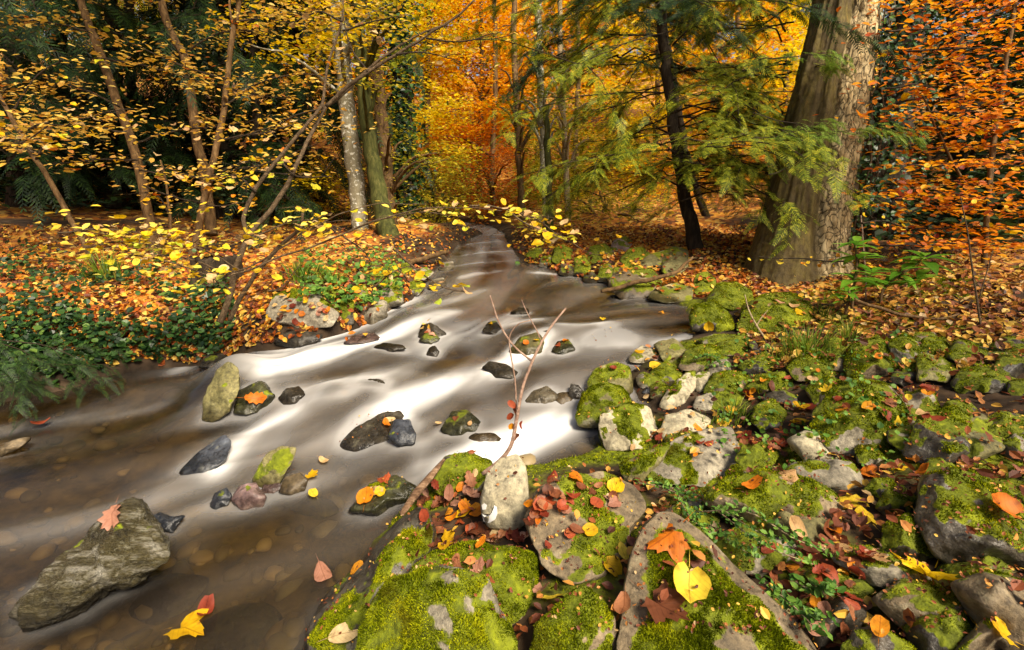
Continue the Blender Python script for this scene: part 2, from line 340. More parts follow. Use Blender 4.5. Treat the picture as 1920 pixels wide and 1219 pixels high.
M['bark_dark'] = bark_mat('dark_bark', (0.010, 0.007, 0.004), (0.030, 0.020, 0.012), (0.07, 0.05, 0.03))
M['bark_grey'] = bark_mat('pale_spotted_bark', (0.11, 0.095, 0.06), (0.20, 0.175, 0.115), (0.30, 0.27, 0.19), scale=(5, 5, 3), spots=(0.56, 0.55, 0.48))
M['bark_moss'] = bark_mat('mossy_bark', (0.018, 0.018, 0.006), (0.05, 0.055, 0.012), (0.11, 0.10, 0.03))
M['twig'] = bark_mat('twig_bark', (0.15, 0.085, 0.06), (0.32, 0.20, 0.145), (0.46, 0.33, 0.25), scale=(30, 30, 30))
M['twig_pale'] = bark_mat('pale_twig_bark', (0.20, 0.14, 0.08), (0.36, 0.27, 0.16), (0.5, 0.4, 0.26), scale=(30, 30, 30))
M['wood_wet'] = bark_mat('rotten_wood', (0.008, 0.006, 0.005), (0.028, 0.019, 0.013), (0.07, 0.045, 0.03), scale=(4, 30, 30))
M['wood_drift'] = bark_mat('weathered_wood', (0.05, 0.026, 0.014), (0.16, 0.09, 0.05), (0.40, 0.27, 0.17), scale=(8, 40, 40))

# ground: soil with unresolved litter, gravel on the bed
def ground_mat():
    m, t = newmat('forest_floor'); L = t.links.new
    out = N(t, 'ShaderNodeOutputMaterial'); bs = N(t, 'ShaderNodeBsdfPrincipled', Roughness=0.9); bs.inputs['Specular IOR Level'].default_value = 0.2
    tc = N(t, 'ShaderNodeTexCoord')
    v = N(t, 'ShaderNodeTexVoronoi', Scale=15.0); L(tc.outputs['Object'], v.inputs['Vector'])
    sp = N(t, 'ShaderNodeSeparateColor'); L(v.outputs['Color'], sp.inputs[0])
    lit = ramp_from(t, sp.outputs[0], [(0.0, (0.05, 0.02, 0.01)), (0.3, (0.17, 0.06, 0.02)), (0.55, (0.40, 0.13, 0.02)), (0.8, (0.52, 0.24, 0.03)), (1.0, (0.55, 0.36, 0.10))])
    n1 = N(t, 'ShaderNodeTexNoise', Scale=9.0, Detail=8.0); L(tc.outputs['Object'], n1.inputs['Vector'])
    soil = ramp_from(t, n1.outputs[0], [(0.3, (0.012, 0.008, 0.005)), (0.55, (0.042, 0.026, 0.015)), (0.75, (0.10, 0.068, 0.042))])
    c = mixc(t, attr(t, 'litter'), soil, lit)
    v2 = N(t, 'ShaderNodeTexNoise', Scale=11.0, Detail=6.0, Roughness=0.7); L(tc.outputs['Object'], v2.inputs['Vector'])
    bed = ramp_from(t, v2.outputs[0], [(0.32, (0.022, 0.017, 0.008)), (0.45, (0.075, 0.055, 0.024)), (0.62, (0.15, 0.11, 0.05)), (0.80, (0.30, 0.22, 0.10))])
    nm = N(t, 'ShaderNodeTexNoise', Scale=50.0, Detail=3.0); L(tc.outputs['Object'], nm.inputs['Vector'])
    c = mixc(t, attr(t, 'mossy'), c, ramp_from(t, nm.outputs[0], [(0.3, MOSS_D), (0.55, MOSS_M), (0.75, MOSS_B)]))
    c = mixc(t, attr(t, 'bed'), c, bed)
    bp = N(t, 'ShaderNodeBump', Strength=0.6, Distance=0.03); L(n1.outputs[0], bp.inputs['Height'])
    L(c, bs.inputs['Base Color']); L(bp.outputs[0], bs.inputs['Normal']); L(bs.outputs[0], out.inputs[0])
    return m
M['ground'] = ground_mat()

def water_mat():
    m, t = newmat('stream_water'); L = t.links.new
    out = N(t, 'ShaderNodeOutputMaterial')
    tr = N(t, 'ShaderNodeBsdfTransparent'); tr.inputs[0].default_value = (0.48, 0.41, 0.26, 1)
    di = N(t, 'ShaderNodeBsdfDiffuse'); di.inputs[0].default_value = (0.115, 0.088, 0.066, 1)
    mx = N(t, 'ShaderNodeMixShader'); L(attr(t, 'murk'), mx.inputs[0]); L(tr.outputs[0], mx.inputs[1]); L(di.outputs[0], mx.inputs[2])
    gl = N(t, 'ShaderNodeBsdfGlossy', Roughness=0.13)
    fr = N(t, 'ShaderNodeFresnel', IOR=1.33)
    mg = N(t, 'ShaderNodeMixShader'); L(fr.outputs[0], mg.inputs[0]); L(mx.outputs[0], mg.inputs[1]); L(gl.outputs[0], mg.inputs[2])
    fo = N(t, 'ShaderNodeBsdfDiffuse'); fo.inputs[0].default_value = (0.80, 0.80, 0.80, 1)
    mf = N(t, 'ShaderNodeMixShader'); L(attr(t, 'foam'), mf.inputs[0]); L(mg.outputs[0], mf.inputs[1]); L(fo.outputs[0], mf.inputs[2])
    L(mf.outputs[0], out.inputs[0])
    return m
M['water'] = water_mat()

# ------------------------------------------------------------------ terrain and stream shapes
left_edge = [(905, 432, .46), (862, 452, .42), (838, 480, .37), (800, 525, .33), (755, 565, .31), (700, 590, .30), (640, 612, .28), (560, 638, .24), (480, 655, .18), (400, 668, .13), (330, 683, .09), (230, 706, .04), (120, 732, .01), (0, 758, -.01), (-200, 800, -.02), (-500, 870, -.03)]
right_edge = [(945, 432, .46), (955, 452, .42), (985, 490, .37), (1060, 512, .34), (1130, 528, .33), (1210, 555, .32), (1285, 575, .31), (1300, 610, .30), (1295, 640, .27), (1215, 665, .24), (1180, 700, .21), (1190, 735, .19), (1225, 765, .17), (1200, 780, .15), (1110, 800, .12), (1120, 850, .10), (1060, 878, .08), (960, 885, .07), (830, 905, .04), (770, 950, .01), (690, 1040, -.02), (610, 1150, -.03), (560, 1260, -.03), (420, 1500, -.03)]
polyL = [atz(*p)[:2] for p in left_edge]; polyR = [atz(*p)[:2] for p in right_edge]
polyL = [np.array([-3.2, 9.6]), np.array([-2.2, 9.6]), np.array([-1.45, 9.3]), np.array([-0.95, 8.6])] + polyL + [np.array([-6.0, 1.2]), np.array([-6.0, -1.0])]
polyR = [np.array([-3.2, 10.3]), np.array([-2.0, 10.3]), np.array([-1.0, 10.0]), np.array([-0.4, 9.2])] + polyR + [np.array([-0.6, -1.0])]
PL, PR = np.array(polyL), np.array(polyR)
POLY = np.vstack([PL, PR[::-1]])

def seg_dist(pts, line):
    best = np.full(len(pts), 1e9)
    for a, b in zip(line[:-1], line[1:]):
        ab = b - a; tt = np.clip(((pts - a) @ ab) / (ab @ ab + 1e-12), 0, 1)
        best = np.minimum(best, np.hypot(*(pts - a - tt[:, None] * ab).T))
    return best

def inside(pts, poly):
    c = np.zeros(len(pts), bool); x, y = pts.T
    for a, b in zip(poly, np.roll(poly, -1, 0)):
        hit = ((a[1] > y) != (b[1] > y)) & (x < (b[0] - a[0]) * (y - a[1]) / (b[1] - a[1] + 1e-12) + a[0]); c ^= hit
    return c

lev = [(910, 445, .42), (915, 500, .36), (1000, 540, .335), (1200, 585, .315), (800, 585, .31), (1000, 605, .30), (1290, 620, .29), (1150, 680, .22), (1000, 690, .20), (850, 690, .20), (700, 645, .26), (600, 655, .24), (480, 680, .17), (600, 715, .15), (320, 700, .07), (750, 800, .08), (900, 780, .14), (950, 850, .08), (1080, 830, .10), (1230, 770, .17), (200, 800, .0), (430, 850, .02), (600, 880, .01), (100, 1000, -.02), (400, 1050, -.02), (600, 1050, -.02), (0, 780, 0.), (-300, 900, -.03), (300, 1300, -.03)]
LC = np.array([[*atz(a, b, c)[:2], c] for a, b, c in lev] + [[-0.5, 9.0, .48], [-0.9, 11, .55], [-0.9, 14, .65], [-6, 3, .0], [-6, 8, .4], [6, 8, .45], [5, 3, .25], [5, 0, .1], [-5, 14, .6], [5, 14, .6]])

def level(pts):
    num = np.zeros(len(pts)); den = np.zeros(len(pts))
    for x, y, z in LC:
        wgt = 1.0 / ((pts[:, 0] - x) ** 2 + (pts[:, 1] - y) ** 2 + 0.03) ** 1.8
        num += wgt * z; den += wgt
    lin = 0.355 + 0.020 * (pts[:, 1] - 5.3); wf = smooth(4.6, 5.6, pts[:, 1]) * smooth(2.5, 1.2, np.abs(pts[:, 0] + 0.4))
    return (num / den) * (1 - wf) + lin * wf

def ground_h(pts, full=False):
    pts = np.asarray(pts, float); dl = seg_dist(pts, PL); dr = seg_dist(pts, PR); ins = inside(pts, POLY)
    d = np.minimum(dl, dr); lv = level(pts); p3 = xy0(pts[:, 0], pts[:, 1])
    nz = fbm(p3 * 1.7, 4, 5)
    rl = 0.02 + 0.27 * (1 - 0.6 * smooth(3.9, 5.5, pts[:, 1])) * (1 - np.exp(-d / 0.20)) + 0.055 * np.minimum(d, 6)
    rr = 0.02 + 0.15 * np.minimum(d, 2.0) + 0.05 * np.maximum(0, d - 2.0)
    wl = smooth(-0.25, 0.25, dr - dl)
    rise = rl * wl + rr * (1 - wl)
    far = np.maximum(0, np.hypot(pts[:, 0], pts[:, 1] - 2) - 8.0)
    out = lv + rise + nz * np.minimum(0.06, d * 0.12) + 0.16 * np.minimum(far, 60) ** 1.05 * smooth(0, 6, far)
    dep = np.minimum(0.17, 0.02 + 0.40 * d)
    bed = lv - dep + nz * 0.035
    h = np.where(ins, bed, out)
    return (h, ins, d, lv) if full else h

# raster for fast look-ups
RX0, RX1, RY0, RY1, RS = -9.0, 9.0, -0.6, 16.0, 0.04
gx = np.arange(RX0, RX1, RS); gy = np.arange(RY0, RY1, RS)
GX, GY = np.meshgrid(gx, gy)
HR, INS, DIST, LEV = [a.reshape(GX.shape) for a in ground_h(np.stack([GX.ravel(), GY.ravel()], -1), True)]
SURF = np.where(INS, np.maximum(HR, LEV), HR)

def samp(A, x, y):
    fx = np.clip((np.asarray(x) - RX0) / RS, 0, A.shape[1] - 1.001); fy = np.clip((np.asarray(y) - RY0) / RS, 0, A.shape[0] - 1.001)
    i, j = fx.astype(int), fy.astype(int); u, v = fx - i, fy - j
    return (A[j, i] * (1 - u) + A[j, i + 1] * u) * (1 - v) + (A[j + 1, i] * (1 - u) + A[j + 1, i + 1] * u) * v

def hit(px, py, A=None):
    """depth along the pixel's ray at which it meets the ground or the water"""
    A = SURF if A is None else A
    d = ray(px, py); t = np.linspace(0.35, 14, 1400)
    z = CAM[2] + d[2] * t - samp(A, d[0] * t, CAM[1] + d[1] * t)
    k = np.argmax(z < 0)
    if z[k] >= 0: return 14.0
    if k == 0: return t[0]
    return t[k - 1] + (t[k] - t[k - 1]) * z[k - 1] / (z[k - 1] - z[k])

# ground sheet
def spaced(lo, hi, step, far, n):
    core = np.arange(lo, hi + 1e-6, step); g = np.geomspace(step, far, n).cumsum()
    g = g / g[-1] * far
    return np.concatenate([lo - g[::-1], core, hi + g])
X = spaced(-5.5, 4.5, 0.045, 110, 40); Y = np.concatenate([[-8, -4, -2, -1], spaced(-0.4, 9.0, 0.045, 110, 45)[45:]])
XX, YY = np.meshgrid(X, Y); pts = np.stack([XX.ravel(), YY.ravel()], -1)
h, ins, d, lv = ground_h(pts, True)
fine = fbm(xy0(pts[:, 0], pts[:, 1]) * 9, 3, 9)
h = h + fine * 0.012 * (~ins)
ny, nx = XX.shape
i = (np.arange(ny - 1)[:, None] * nx + np.arange(nx - 1)[None, :]).ravel()
Q = np.stack([i, i + 1, i + nx + 1, i + nx], -1)
litter_mask = np.where(ins, 0, smooth(0.15, 0.6, d)) * smooth(-0.5, 0.3, fbm(xy0(pts[:, 0], pts[:, 1]) * 0.9, 3, 21) + 0.35)
nearR = (pts[:, 0] > -0.6) & (pts[:, 1] < 3.2)
litter_mask = np.where(nearR, litter_mask * 0.02, litter_mask)
gm = ((pts[:, 0] > -0.7) & (pts[:, 1] < 3.6)) * smooth(-0.35, 0.25, fbm(xy0(pts[:, 0], pts[:, 1]) * 4.0, 4, 57) - 0.32) * (~ins)
ground = mk('ground', np.stack([pts[:, 0], pts[:, 1], h], -1), Q, M['ground'], attrs={'mossy': gm, 'litter': litter_mask, 'bed': np.where(ins, smooth(0.02, 0.10, d), 0.0)})
tag(ground, 'forest floor and stream bed of soil, gravel and leaf litter', kind='structure')
WETPTS = []
SOLID_V = [np.stack([pts[:, 0], pts[:, 1], h], -1)]; SOLID_F = [np.vstack([Q[:, [0, 1, 2]], Q[:, [0, 2, 3]]])]; OWN = [np.full(len(Q) * 2, -1)]; NV = [len(pts)]

# ------------------------------------------------------------------ rocks
def ico(sub):
    bm = bmesh.new(); bmesh.ops.create_icosphere(bm, subdivisions=sub, radius=1.0)
    V = np.array([v.co[:] for v in bm.verts]); Fc = np.array([[v.index for v in f.verts] for f in bm.faces]); bm.free(); return V, Fc
ICO = {k: ico(k) for k in (1, 2, 3, 4, 5, 6)}
ROCKS = []     # (label, short)

def vnormals(V, Fc):
    a, b, c = V[Fc[:, 0]], V[Fc[:, 1]], V[Fc[:, 2]]; fn = np.cross(b - a, c - a); vn_ = np.zeros_like(V)
    for k in range(3): np.add.at(vn_, Fc[:, k], fn)
    return vn_ / (np.linalg.norm(vn_, axis=1)[:, None] + 1e-12), fn

def fuzz(V, Fc, mask, nz_, count, hgt, wid, parent, name='moss'):
    a, b, c = V[Fc[:, 0]], V[Fc[:, 1]], V[Fc[:, 2]]
    fn = np.cross(b - a, c - a); ar = np.linalg.norm(fn, axis=1) / 2; fn = fn / (2 * ar[:, None] + 1e-12)
    mf = mask[Fc].mean(1); ctr = (a + b + c) / 3; facing = (fn * (CAM - ctr)).sum(1) > -0.15 * np.linalg.norm(CAM - ctr, axis=1)
    wgt = ar * np.clip(mf - 0.45, 0, 1) * facing
    if wgt.sum() <= 1e-8: return None
    k = rng.choice(len(Fc), count, p=wgt / wgt.sum())
    r1, r2 = rng.random(count), rng.random(count); fl = r1 + r2 > 1; r1[fl], r2[fl] = 1 - r1[fl], 1 - r2[fl]
    p = a[k] + (b[k] - a[k]) * r1[:, None] + (c[k] - a[k]) * r2[:, None]
    n = fn[k] * 0.55 + np.array([0, 0, 0.35]) + rng.normal(0, 0.42, (count, 3)); n /= np.linalg.norm(n, axis=1)[:, None]
    s = np.cross(n, rng.normal(0, 1, (count, 3))); s /= np.linalg.norm(s, axis=1)[:, None] + 1e-9
    clump = 0.75 + 0.8 * np.clip(fbm(p * 30, 2, 77), -0.7, 1.0)
    hh = hgt * rng.uniform(0.5, 1.25, count) * clump; ww = wid * rng.uniform(0.6, 1.3, count)
    p = p - n * 0.001
    VV = np.stack([p - s * ww[:, None], p + s * ww[:, None], p + n * hh[:, None]], 1).reshape(-1, 3)
    FF = np.arange(count * 3).reshape(-1, 3)
    o = mk(name, VV, FF, M['moss_blade'], parent, False); o['kind'] = 'stuff'; return o

def rock(poly, label, mat='grey', moss=-0.2, lean=0.45, k=2.6, th=0.8, lod=4, amp=0.05, nfuzz=0, cuts=6, surf=None, name='rock', sink=0.3, seed=None, push=0.0, cat=None, rim=0.0, prot=0.30):
    poly = np.array(poly, float); sd_ = seed or (len(ROCKS) * 13 + 5); r_ = np.random.default_rng(sd_)
    # area centroid
    x, y = poly.T; x2, y2 = np.roll(x, -1), np.roll(y, -1); cr = x * y2 - x2 * y; A = cr.sum() / 2
    cx, cyy = ((x + x2) * cr).sum() / (6 * A), ((y + y2) * cr).sum() / (6 * A)
    per = np.vstack([poly, poly[:1]]); dens = np.vstack([per[j] + (per[j + 1] - per[j]) * t for j in range(len(poly)) for t in np.linspace(0, 1, 14, endpoint=False)])
    ang = np.arctan2(-(dens[:, 1] - cyy), dens[:, 0] - cx); rad = np.hypot(dens[:, 0] - cx, dens[:, 1] - cyy)
    o = np.argsort(ang); ang, rad = ang[o], rad[o]
    ta = np.linspace(-math.pi, math.pi, 181); tr_ = np.interp(ta, np.r_[ang - 2 * math.pi, ang, ang + 2 * math.pi], np.r_[rad, rad, rad])
    kk = np.hanning(9); kk /= kk.sum(); tr_ = np.convolve(np.r_[tr_[-5:-1], tr_, tr_[1:5]], kk, 'valid')
    V0, Fc = ICO[lod]; rho = np.hypot(V0[:, 0], V0[:, 1]); th_ = np.arctan2(V0[:, 1], V0[:, 0])
    Z = np.sign(V0[:, 2]) * np.maximum(0, 1 - np.clip(rho, 0, 1) ** k) ** (1 / k)
    Xn, Yn = rho * np.cos(th_), rho * np.sin(th_)
    for q in range(cuts):
        az = r_.uniform(0, 2 * math.pi); el = r_.uniform(0.55, 1.25); cn = math.sin(el)
        a_, b_ = math.cos(el) * math.cos(az), math.cos(el) * math.sin(az); off = r_.uniform(0.60, 0.86)
        zm = (off - a_ * Xn - b_ * Yn) / cn; Z = np.where(Z > zm, zm + 0.08 * (Z - zm), Z)
    rr = np.interp(th_, ta, tr_)
    px = cx + rr * rho * np.cos(th_); py = cyy - rr * rho * np.sin(th_)
    ymax = poly[:, 1].max(); tb = hit(cx, ymax, SURF if surf is None else surf)
    dep = PITCH + math.atan((cyy - 609.5) / F); tanv = math.tan(max(dep, 0.15))
    half_h = (ymax - poly[:, 1].min()) / 2; half_w = (x.max() - x.min()) / 2
    b_m = half_h * tb / F; D = th * math.sqrt(half_w * half_h) * tb / F
    SF = SURF if surf is None else surf
    tc_ = hit(cx, cyy, SF); tt_ = hit(cx, poly[:, 1].min(), SF)
    slope = min(lean / tanv, 0.7 * max(0.0, tc_ - tb) / max((ymax - cyy) * tb / F, 1e-4))
    dc = min(tb + slope * ((ymax - cyy) * tb / F) + sink * D, tc_ + prot * D) + push
    dy_m = (cyy - py) * tb / F
    depth = dc + slope * dy_m - D * Z
    W = CAM + ray(px, py) * depth[:, None]
    ctr = CAM + ray(cx, cyy) * dc
    size = math.sqrt(half_w * half_h) * tb / F
    nrm = (W - ctr); nrm /= np.linalg.norm(nrm, axis=1)[:, None] + 1e-9
    g = (W - ctr) / size
    dsp = fbm(g * 1.1 + sd_ * 3.7, 3, sd_) * amp * 1.3 + fbm(g * 4.0 + sd_, 5, sd_ + 9, 0.55) * amp * 0.75
    rid = (1 - np.abs(fbm(g * 2.3 + sd_ * 1.3, 3, sd_ + 3))) ; dsp -= (np.clip(rid, 0.75, 1.1) - 0.75) * amp * 1.2
    W = W + nrm * (dsp * size)[:, None]
    vn_, _ = vnormals(W, Fc)
    up = vn_[:, 2]
    val = up * 0.75 + fbm(W * (2.2 / max(size, 0.03)) * 0.6, 4, sd_ + 31) * 0.75 + moss
    mask = smooth(0.30, 0.62, val) * (1 - rim * smooth(0.70, 0.90, rho + 0.12 * fbm(g * 3 + sd_, 3, sd_ + 8)))
    base = np.array([ctr[0], ctr[1], W[:, 2].min()])
    wet = smooth(0.075, 0.012, W[:, 2] - samp(LEV, W[:, 0], W[:, 1]) + 0.02 * fbm(W * 18, 2, 5)) * smooth(0.16, 0.02, np.where(samp(INS.astype(float), W[:, 0], W[:, 1]) > 0.5, 0, samp(DIST, W[:, 0], W[:, 1])))
    mask = mask * (1 - wet)
    if nfuzz:
        ob = empty(name, base)
        body = mk('stone_body', W, Fc, M[mat], ob, True, {'moss': mask, 'wet': wet})
        fuzz(W, Fc, mask, up, nfuzz, min(0.009, 0.004 + 0.02 * size), 0.0016 * (dc / 1.2) ** 0.8, ob)
    else:
        ob = mk(name, W, Fc, M[mat], None, True, {'moss': mask, 'wet': wet}, origin=base)
    tag(ob, label, cat or name, None)
    wl0 = samp(LEV, W[:, 0], W[:, 1]); near = (np.abs(W[:, 2] - wl0) < 0.02) & (samp(INS.astype(float), W[:, 0], W[:, 1]) > 0.5)
    if near.any() and surf is None: WETPTS.append(W[near][:, :2])
    idx = len(ROCKS); ROCKS.append(label)
    SOLID_V.append(W); SOLID_F.append(Fc + sum(NV)); NV.append(len(W)); OWN.append(np.full(len(Fc), idx))
    return ob
exec_rocks = []
# ---- foreground
rock([(572, 1260), (582, 1180), (610, 1120), (690, 1040), (770, 950), (800, 945), (812, 965), (818, 1015), (790, 1060), (770, 1120), (740, 1200), (720, 1290), (600, 1300)], 'dark mossy sloping boulder at the water edge, bottom centre', 'dark', -0.12, .6, 2.4, .8, 5, .06, 20000, surf=None, name='boulder', push=.07)
rock([(765, 1078), (800, 1040), (880, 1020), (960, 1022), (1003, 1040), (1006, 1100), (990, 1190), (950, 1215), (890, 1160), (820, 1110)], 'bright green domed moss boulder below the pale upright stone', 'brown', 0.42, .5, 2.2, .8, 5, .05, 26000, cuts=2, name='boulder', push=.05)
rock([(640, 1290), (690, 1135), (740, 1085), (800, 1068), (860, 1063), (912, 1085), (948, 1140), (972, 1215), (965, 1320), (700, 1330)], 'largest bright moss boulder with bare grey ridge, bottom edge', 'grey', 0.16, .5, 2.3, .75, 5, .06, 36000, cuts=4, name='boulder', push=-.06)
rock([(988, 975), (1005, 920), (1060, 887), (1130, 885), (1190, 908), (1215, 955), (1185, 990), (1170, 1040), (1130, 1092), (1060, 1096), (1012, 1062)], 'flat sandy brown rock strewn with red leaves beside pale stone', 'brown', -0.32, .75, 3.2, .45, 5, .04, 5000, name='rock')
rock([(1000, 1290), (1008, 1175), (1050, 1125), (1090, 1098), (1132, 1120), (1157, 1165), (1152, 1300)], 'small peaked moss rock between two boulders, bottom edge', 'brown', 0.32, .5, 2.4, .6, 5, .05, 14000, name='rock')
rock([(1150, 1300), (1158, 1140), (1180, 1050), (1200, 990), (1228, 958), (1270, 962), (1330, 1010), (1400, 1080), (1480, 1160), (1535, 1225), (1560, 1320)], 'big flat moss-covered slab with bare brown edge and maple leaf', 'brown', 0.10, .8, 4.0, .35, 6, .025, 42000, cuts=3, name='slab', rim=1.0)
rock([(900, 935), (912, 888), (940, 858), (970, 850), (987, 875), (993, 940), (988, 985), (962, 999), (915, 990), (902, 965)], 'smooth pale oval stone standing upright with white patch', 'pale', -1.2, .12, 2.4, .5, 5, .015, 0, cuts=1, name='stone', sink=.1)
rock([(795, 905), (838, 852), (880, 846), (925, 862), (935, 890), (900, 925), (830, 935)], 'mossy rock behind the leaf pile left of pale stone', 'dark', 0.25, .4, 2.5, .7, 4, .07, 5000)
rock([(1208, 872), (1268, 822), (1310, 806), (1372, 799), (1388, 842), (1380, 902), (1312, 914), (1214, 904)], 'pale grey flat slab with moss corner and one cream leaf', 'grey', -0.34, .75, 4.0, .4, 5, .02, 5000, cuts=2, name='slab', seed=31)
rock([(1160, 872), (1225, 838), (1262, 828), (1235, 880), (1220, 912), (1175, 908)], 'small mossy rock tucked under the pale grey slab', 'olive', 0.35, .5, 2.5, .7, 4, .06, 4000)
rock([(1124, 776), (1180, 757), (1216, 762), (1233, 800), (1237, 824), (1205, 840), (1140, 844), (1127, 815)], 'square block with moss cap and pale brown front face', 'pale', 0.02, .35, 3.4, .8, 5, .06, 6000, name='block')
rock([(1079, 782), (1094, 737), (1130, 718), (1166, 726), (1192, 760), (1150, 785), (1120, 803), (1086, 800)], 'round moss boulder behind the square block', 'olive', 0.42, .4, 2.3, .8, 5, .06, 9000, cuts=3, name='boulder')
rock([(1098, 722), (1112, 692), (1153, 677), (1181, 688), (1190, 735), (1168, 752), (1108, 748)], 'smooth grey green boulder behind the round moss boulder', 'olive', -0.12, .3, 2.5, .8, 4, .03, 2500, cuts=3, name='boulder')
rock([(1232, 764), (1252, 730), (1288, 697), (1305, 694), (1305, 726), (1282, 757), (1252, 772)], 'long pale slanting stone with small moss streak', 'pale', -0.42, .4, 2.8, .6, 5, .05, 900, name='stone')
rock([(1297, 765), (1305, 745), (1330, 736), (1346, 742), (1344, 764), (1318, 775)], 'small rounded grey stone right of the long pale stone', 'grey', -0.9, .4, 2.4, .7, 4, .03, 0, name='stone')
rock([(1216, 705), (1228, 684), (1255, 678), (1280, 694), (1275, 716), (1235, 718)], 'dark moss rock carrying a yellow leaf at the shallows', 'dark', 0.34, .4, 2.4, .7, 4, .06, 2200)
rock([(1176, 670), (1203, 648), (1225, 655), (1246, 672), (1240, 682), (1180, 680)], 'low pale rock with yellow leaf in the shallows', 'pale', -0.45, .5, 2.6, .6, 4, .06, 0)
rock([(1190, 708), (1205, 697), (1235, 708), (1258, 730), (1240, 738), (1200, 728)], 'low grey stone with mossy end in the shallows', 'grey', -0.1, .5, 2.4, .6, 4, .06, 800, name='stone')
rock([(1202, 738), (1212, 724), (1226, 734), (1222, 742)], 'tiny dark blue pebble in the shallows', 'blue', -1.2, .3, 2.4, .8, 3, .05, name='pebble')
rock([(1268, 692), (1284, 656), (1330, 644), (1375, 656), (1380, 688), (1335, 703)], 'broad mossy rock with fern sprig beside bright grass', 'brown', 0.12, .45, 2.5, .7, 4, .06, 4500)
rock([(1300, 640), (1340, 626), (1385, 628), (1400, 645), (1350, 655)], 'thin flat mossy stone beneath the round moss boulders', 'grey', 0.0, .7, 3, .5, 4, .05, 900, name='stone')
rock([(1290, 595), (1304, 572), (1338, 564), (1368, 584), (1381, 618), (1345, 630), (1297, 620)], 'round dark moss boulder at the pool edge with yellow leaf', 'dark', 0.55, .3, 2.2, .8, 4, .05, 7000, cuts=3, name='boulder')
rock([(1318, 568), (1345, 530), (1382, 529), (1412, 546), (1418, 575), (1372, 585)], 'long moss boulder behind the pool edge boulder', 'dark', 0.48, .4, 2.3, .7, 4, .05, 5000, cuts=3, name='boulder')
rock([(1376, 622), (1394, 572), (1432, 549), (1492, 548), (1526, 572), (1528, 598), (1480, 624), (1420, 628)], 'largest moss boulder below the big trunk', 'dark', 0.45, .45, 2.4, .7, 4, .05, 9000, cuts=4, name='boulder')
rock([(1298, 545), (1304, 516), (1325, 508), (1342, 525), (1340, 550), (1310, 556)], 'small dark moss rock against the root of big trunk', 'dark', 0.35, .3, 2.4, .8, 4, .05, 1500)
rock([(1212, 562), (1226, 540), (1268, 530), (1302, 540), (1297, 564), (1252, 570)], 'flat tan boulder at the pool edge below fallen branch', 'olive', -0.35, .6, 3.4, .6, 4, .04, 0, cuts=3, name='boulder')
# far right bank
for pl, lb, mt, ms in [
    ([(1143, 545), (1148, 502), (1175, 490), (1225, 505), (1245, 530), (1215, 560), (1165, 565)], 'wide brown boulder with moss front under fallen branch', 'brown', 0.0),
    ([(1190, 500), (1215, 478), (1250, 468), (1262, 485), (1245, 508), (1210, 510)], 'leaning rounded olive boulder left of squared olive boulder', 'olive', -0.4),
    ([(1240, 510), (1243, 470), (1265, 460), (1290, 470), (1292, 500), (1262, 525)], 'squared olive boulder standing by the dark leaning trunk', 'olive', -0.3),
    ([(1092, 528), (1095, 513), (1110, 509), (1122, 518), (1120, 531), (1100, 533)], 'small round dark rock at far pool edge', 'dark', -0.1),
    ([(1118, 528), (1124, 500), (1142, 493), (1155, 510), (1150, 532)], 'dark moss rock between round rock and wide boulder', 'dark', 0.1),
    ([(1075, 518), (1078, 482), (1095, 478), (1108, 495), (1105, 520)], 'upright dark moss rock on the far right bank', 'dark', 0.4),
    ([(1160, 488), (1178, 466), (1205, 462), (1222, 480), (1200, 496), (1170, 498)], 'low dome of green moss rock on far right bank', 'olive', 0.45),
    ([(1095, 485), (1105, 462), (1135, 456), (1152, 472), (1140, 492), (1110, 496)], 'black shaded moss rock on the far right bank', 'dark', 0.3),
    ([(1034, 490), (1038, 466), (1055, 458), (1075, 468), (1070, 492), (1048, 497)], 'mossy rock at the foot of thin pale trunks', 'dark', 0.45),
    ([(1142, 470), (1152, 448), (1172, 443), (1190, 456), (1182, 472)], 'purple grey rock poking out of orange leaf litter', 'purple', -0.3),
    ([(1008, 500), (1014, 482), (1032, 478), (1040, 492), (1030, 503)], 'pale low stone on far bank by teal object', 'grey', 0.0),
    ([(1045, 515), (1052, 494), (1075, 496), (1080, 516), (1060, 520)], 'dark wet rock beside the far white riffle', 'dark', -0.2),
    ([(985, 480), (995, 466), (1015, 464), (1022, 478), (1005, 486)], 'farthest little moss rock of the right bank', 'dark', 0.2)]:
    rock(pl, lb, mt, ms, .35, 2.6, .8, 4, .06, 1200 if ms > -0.2 else 0, name='rock')
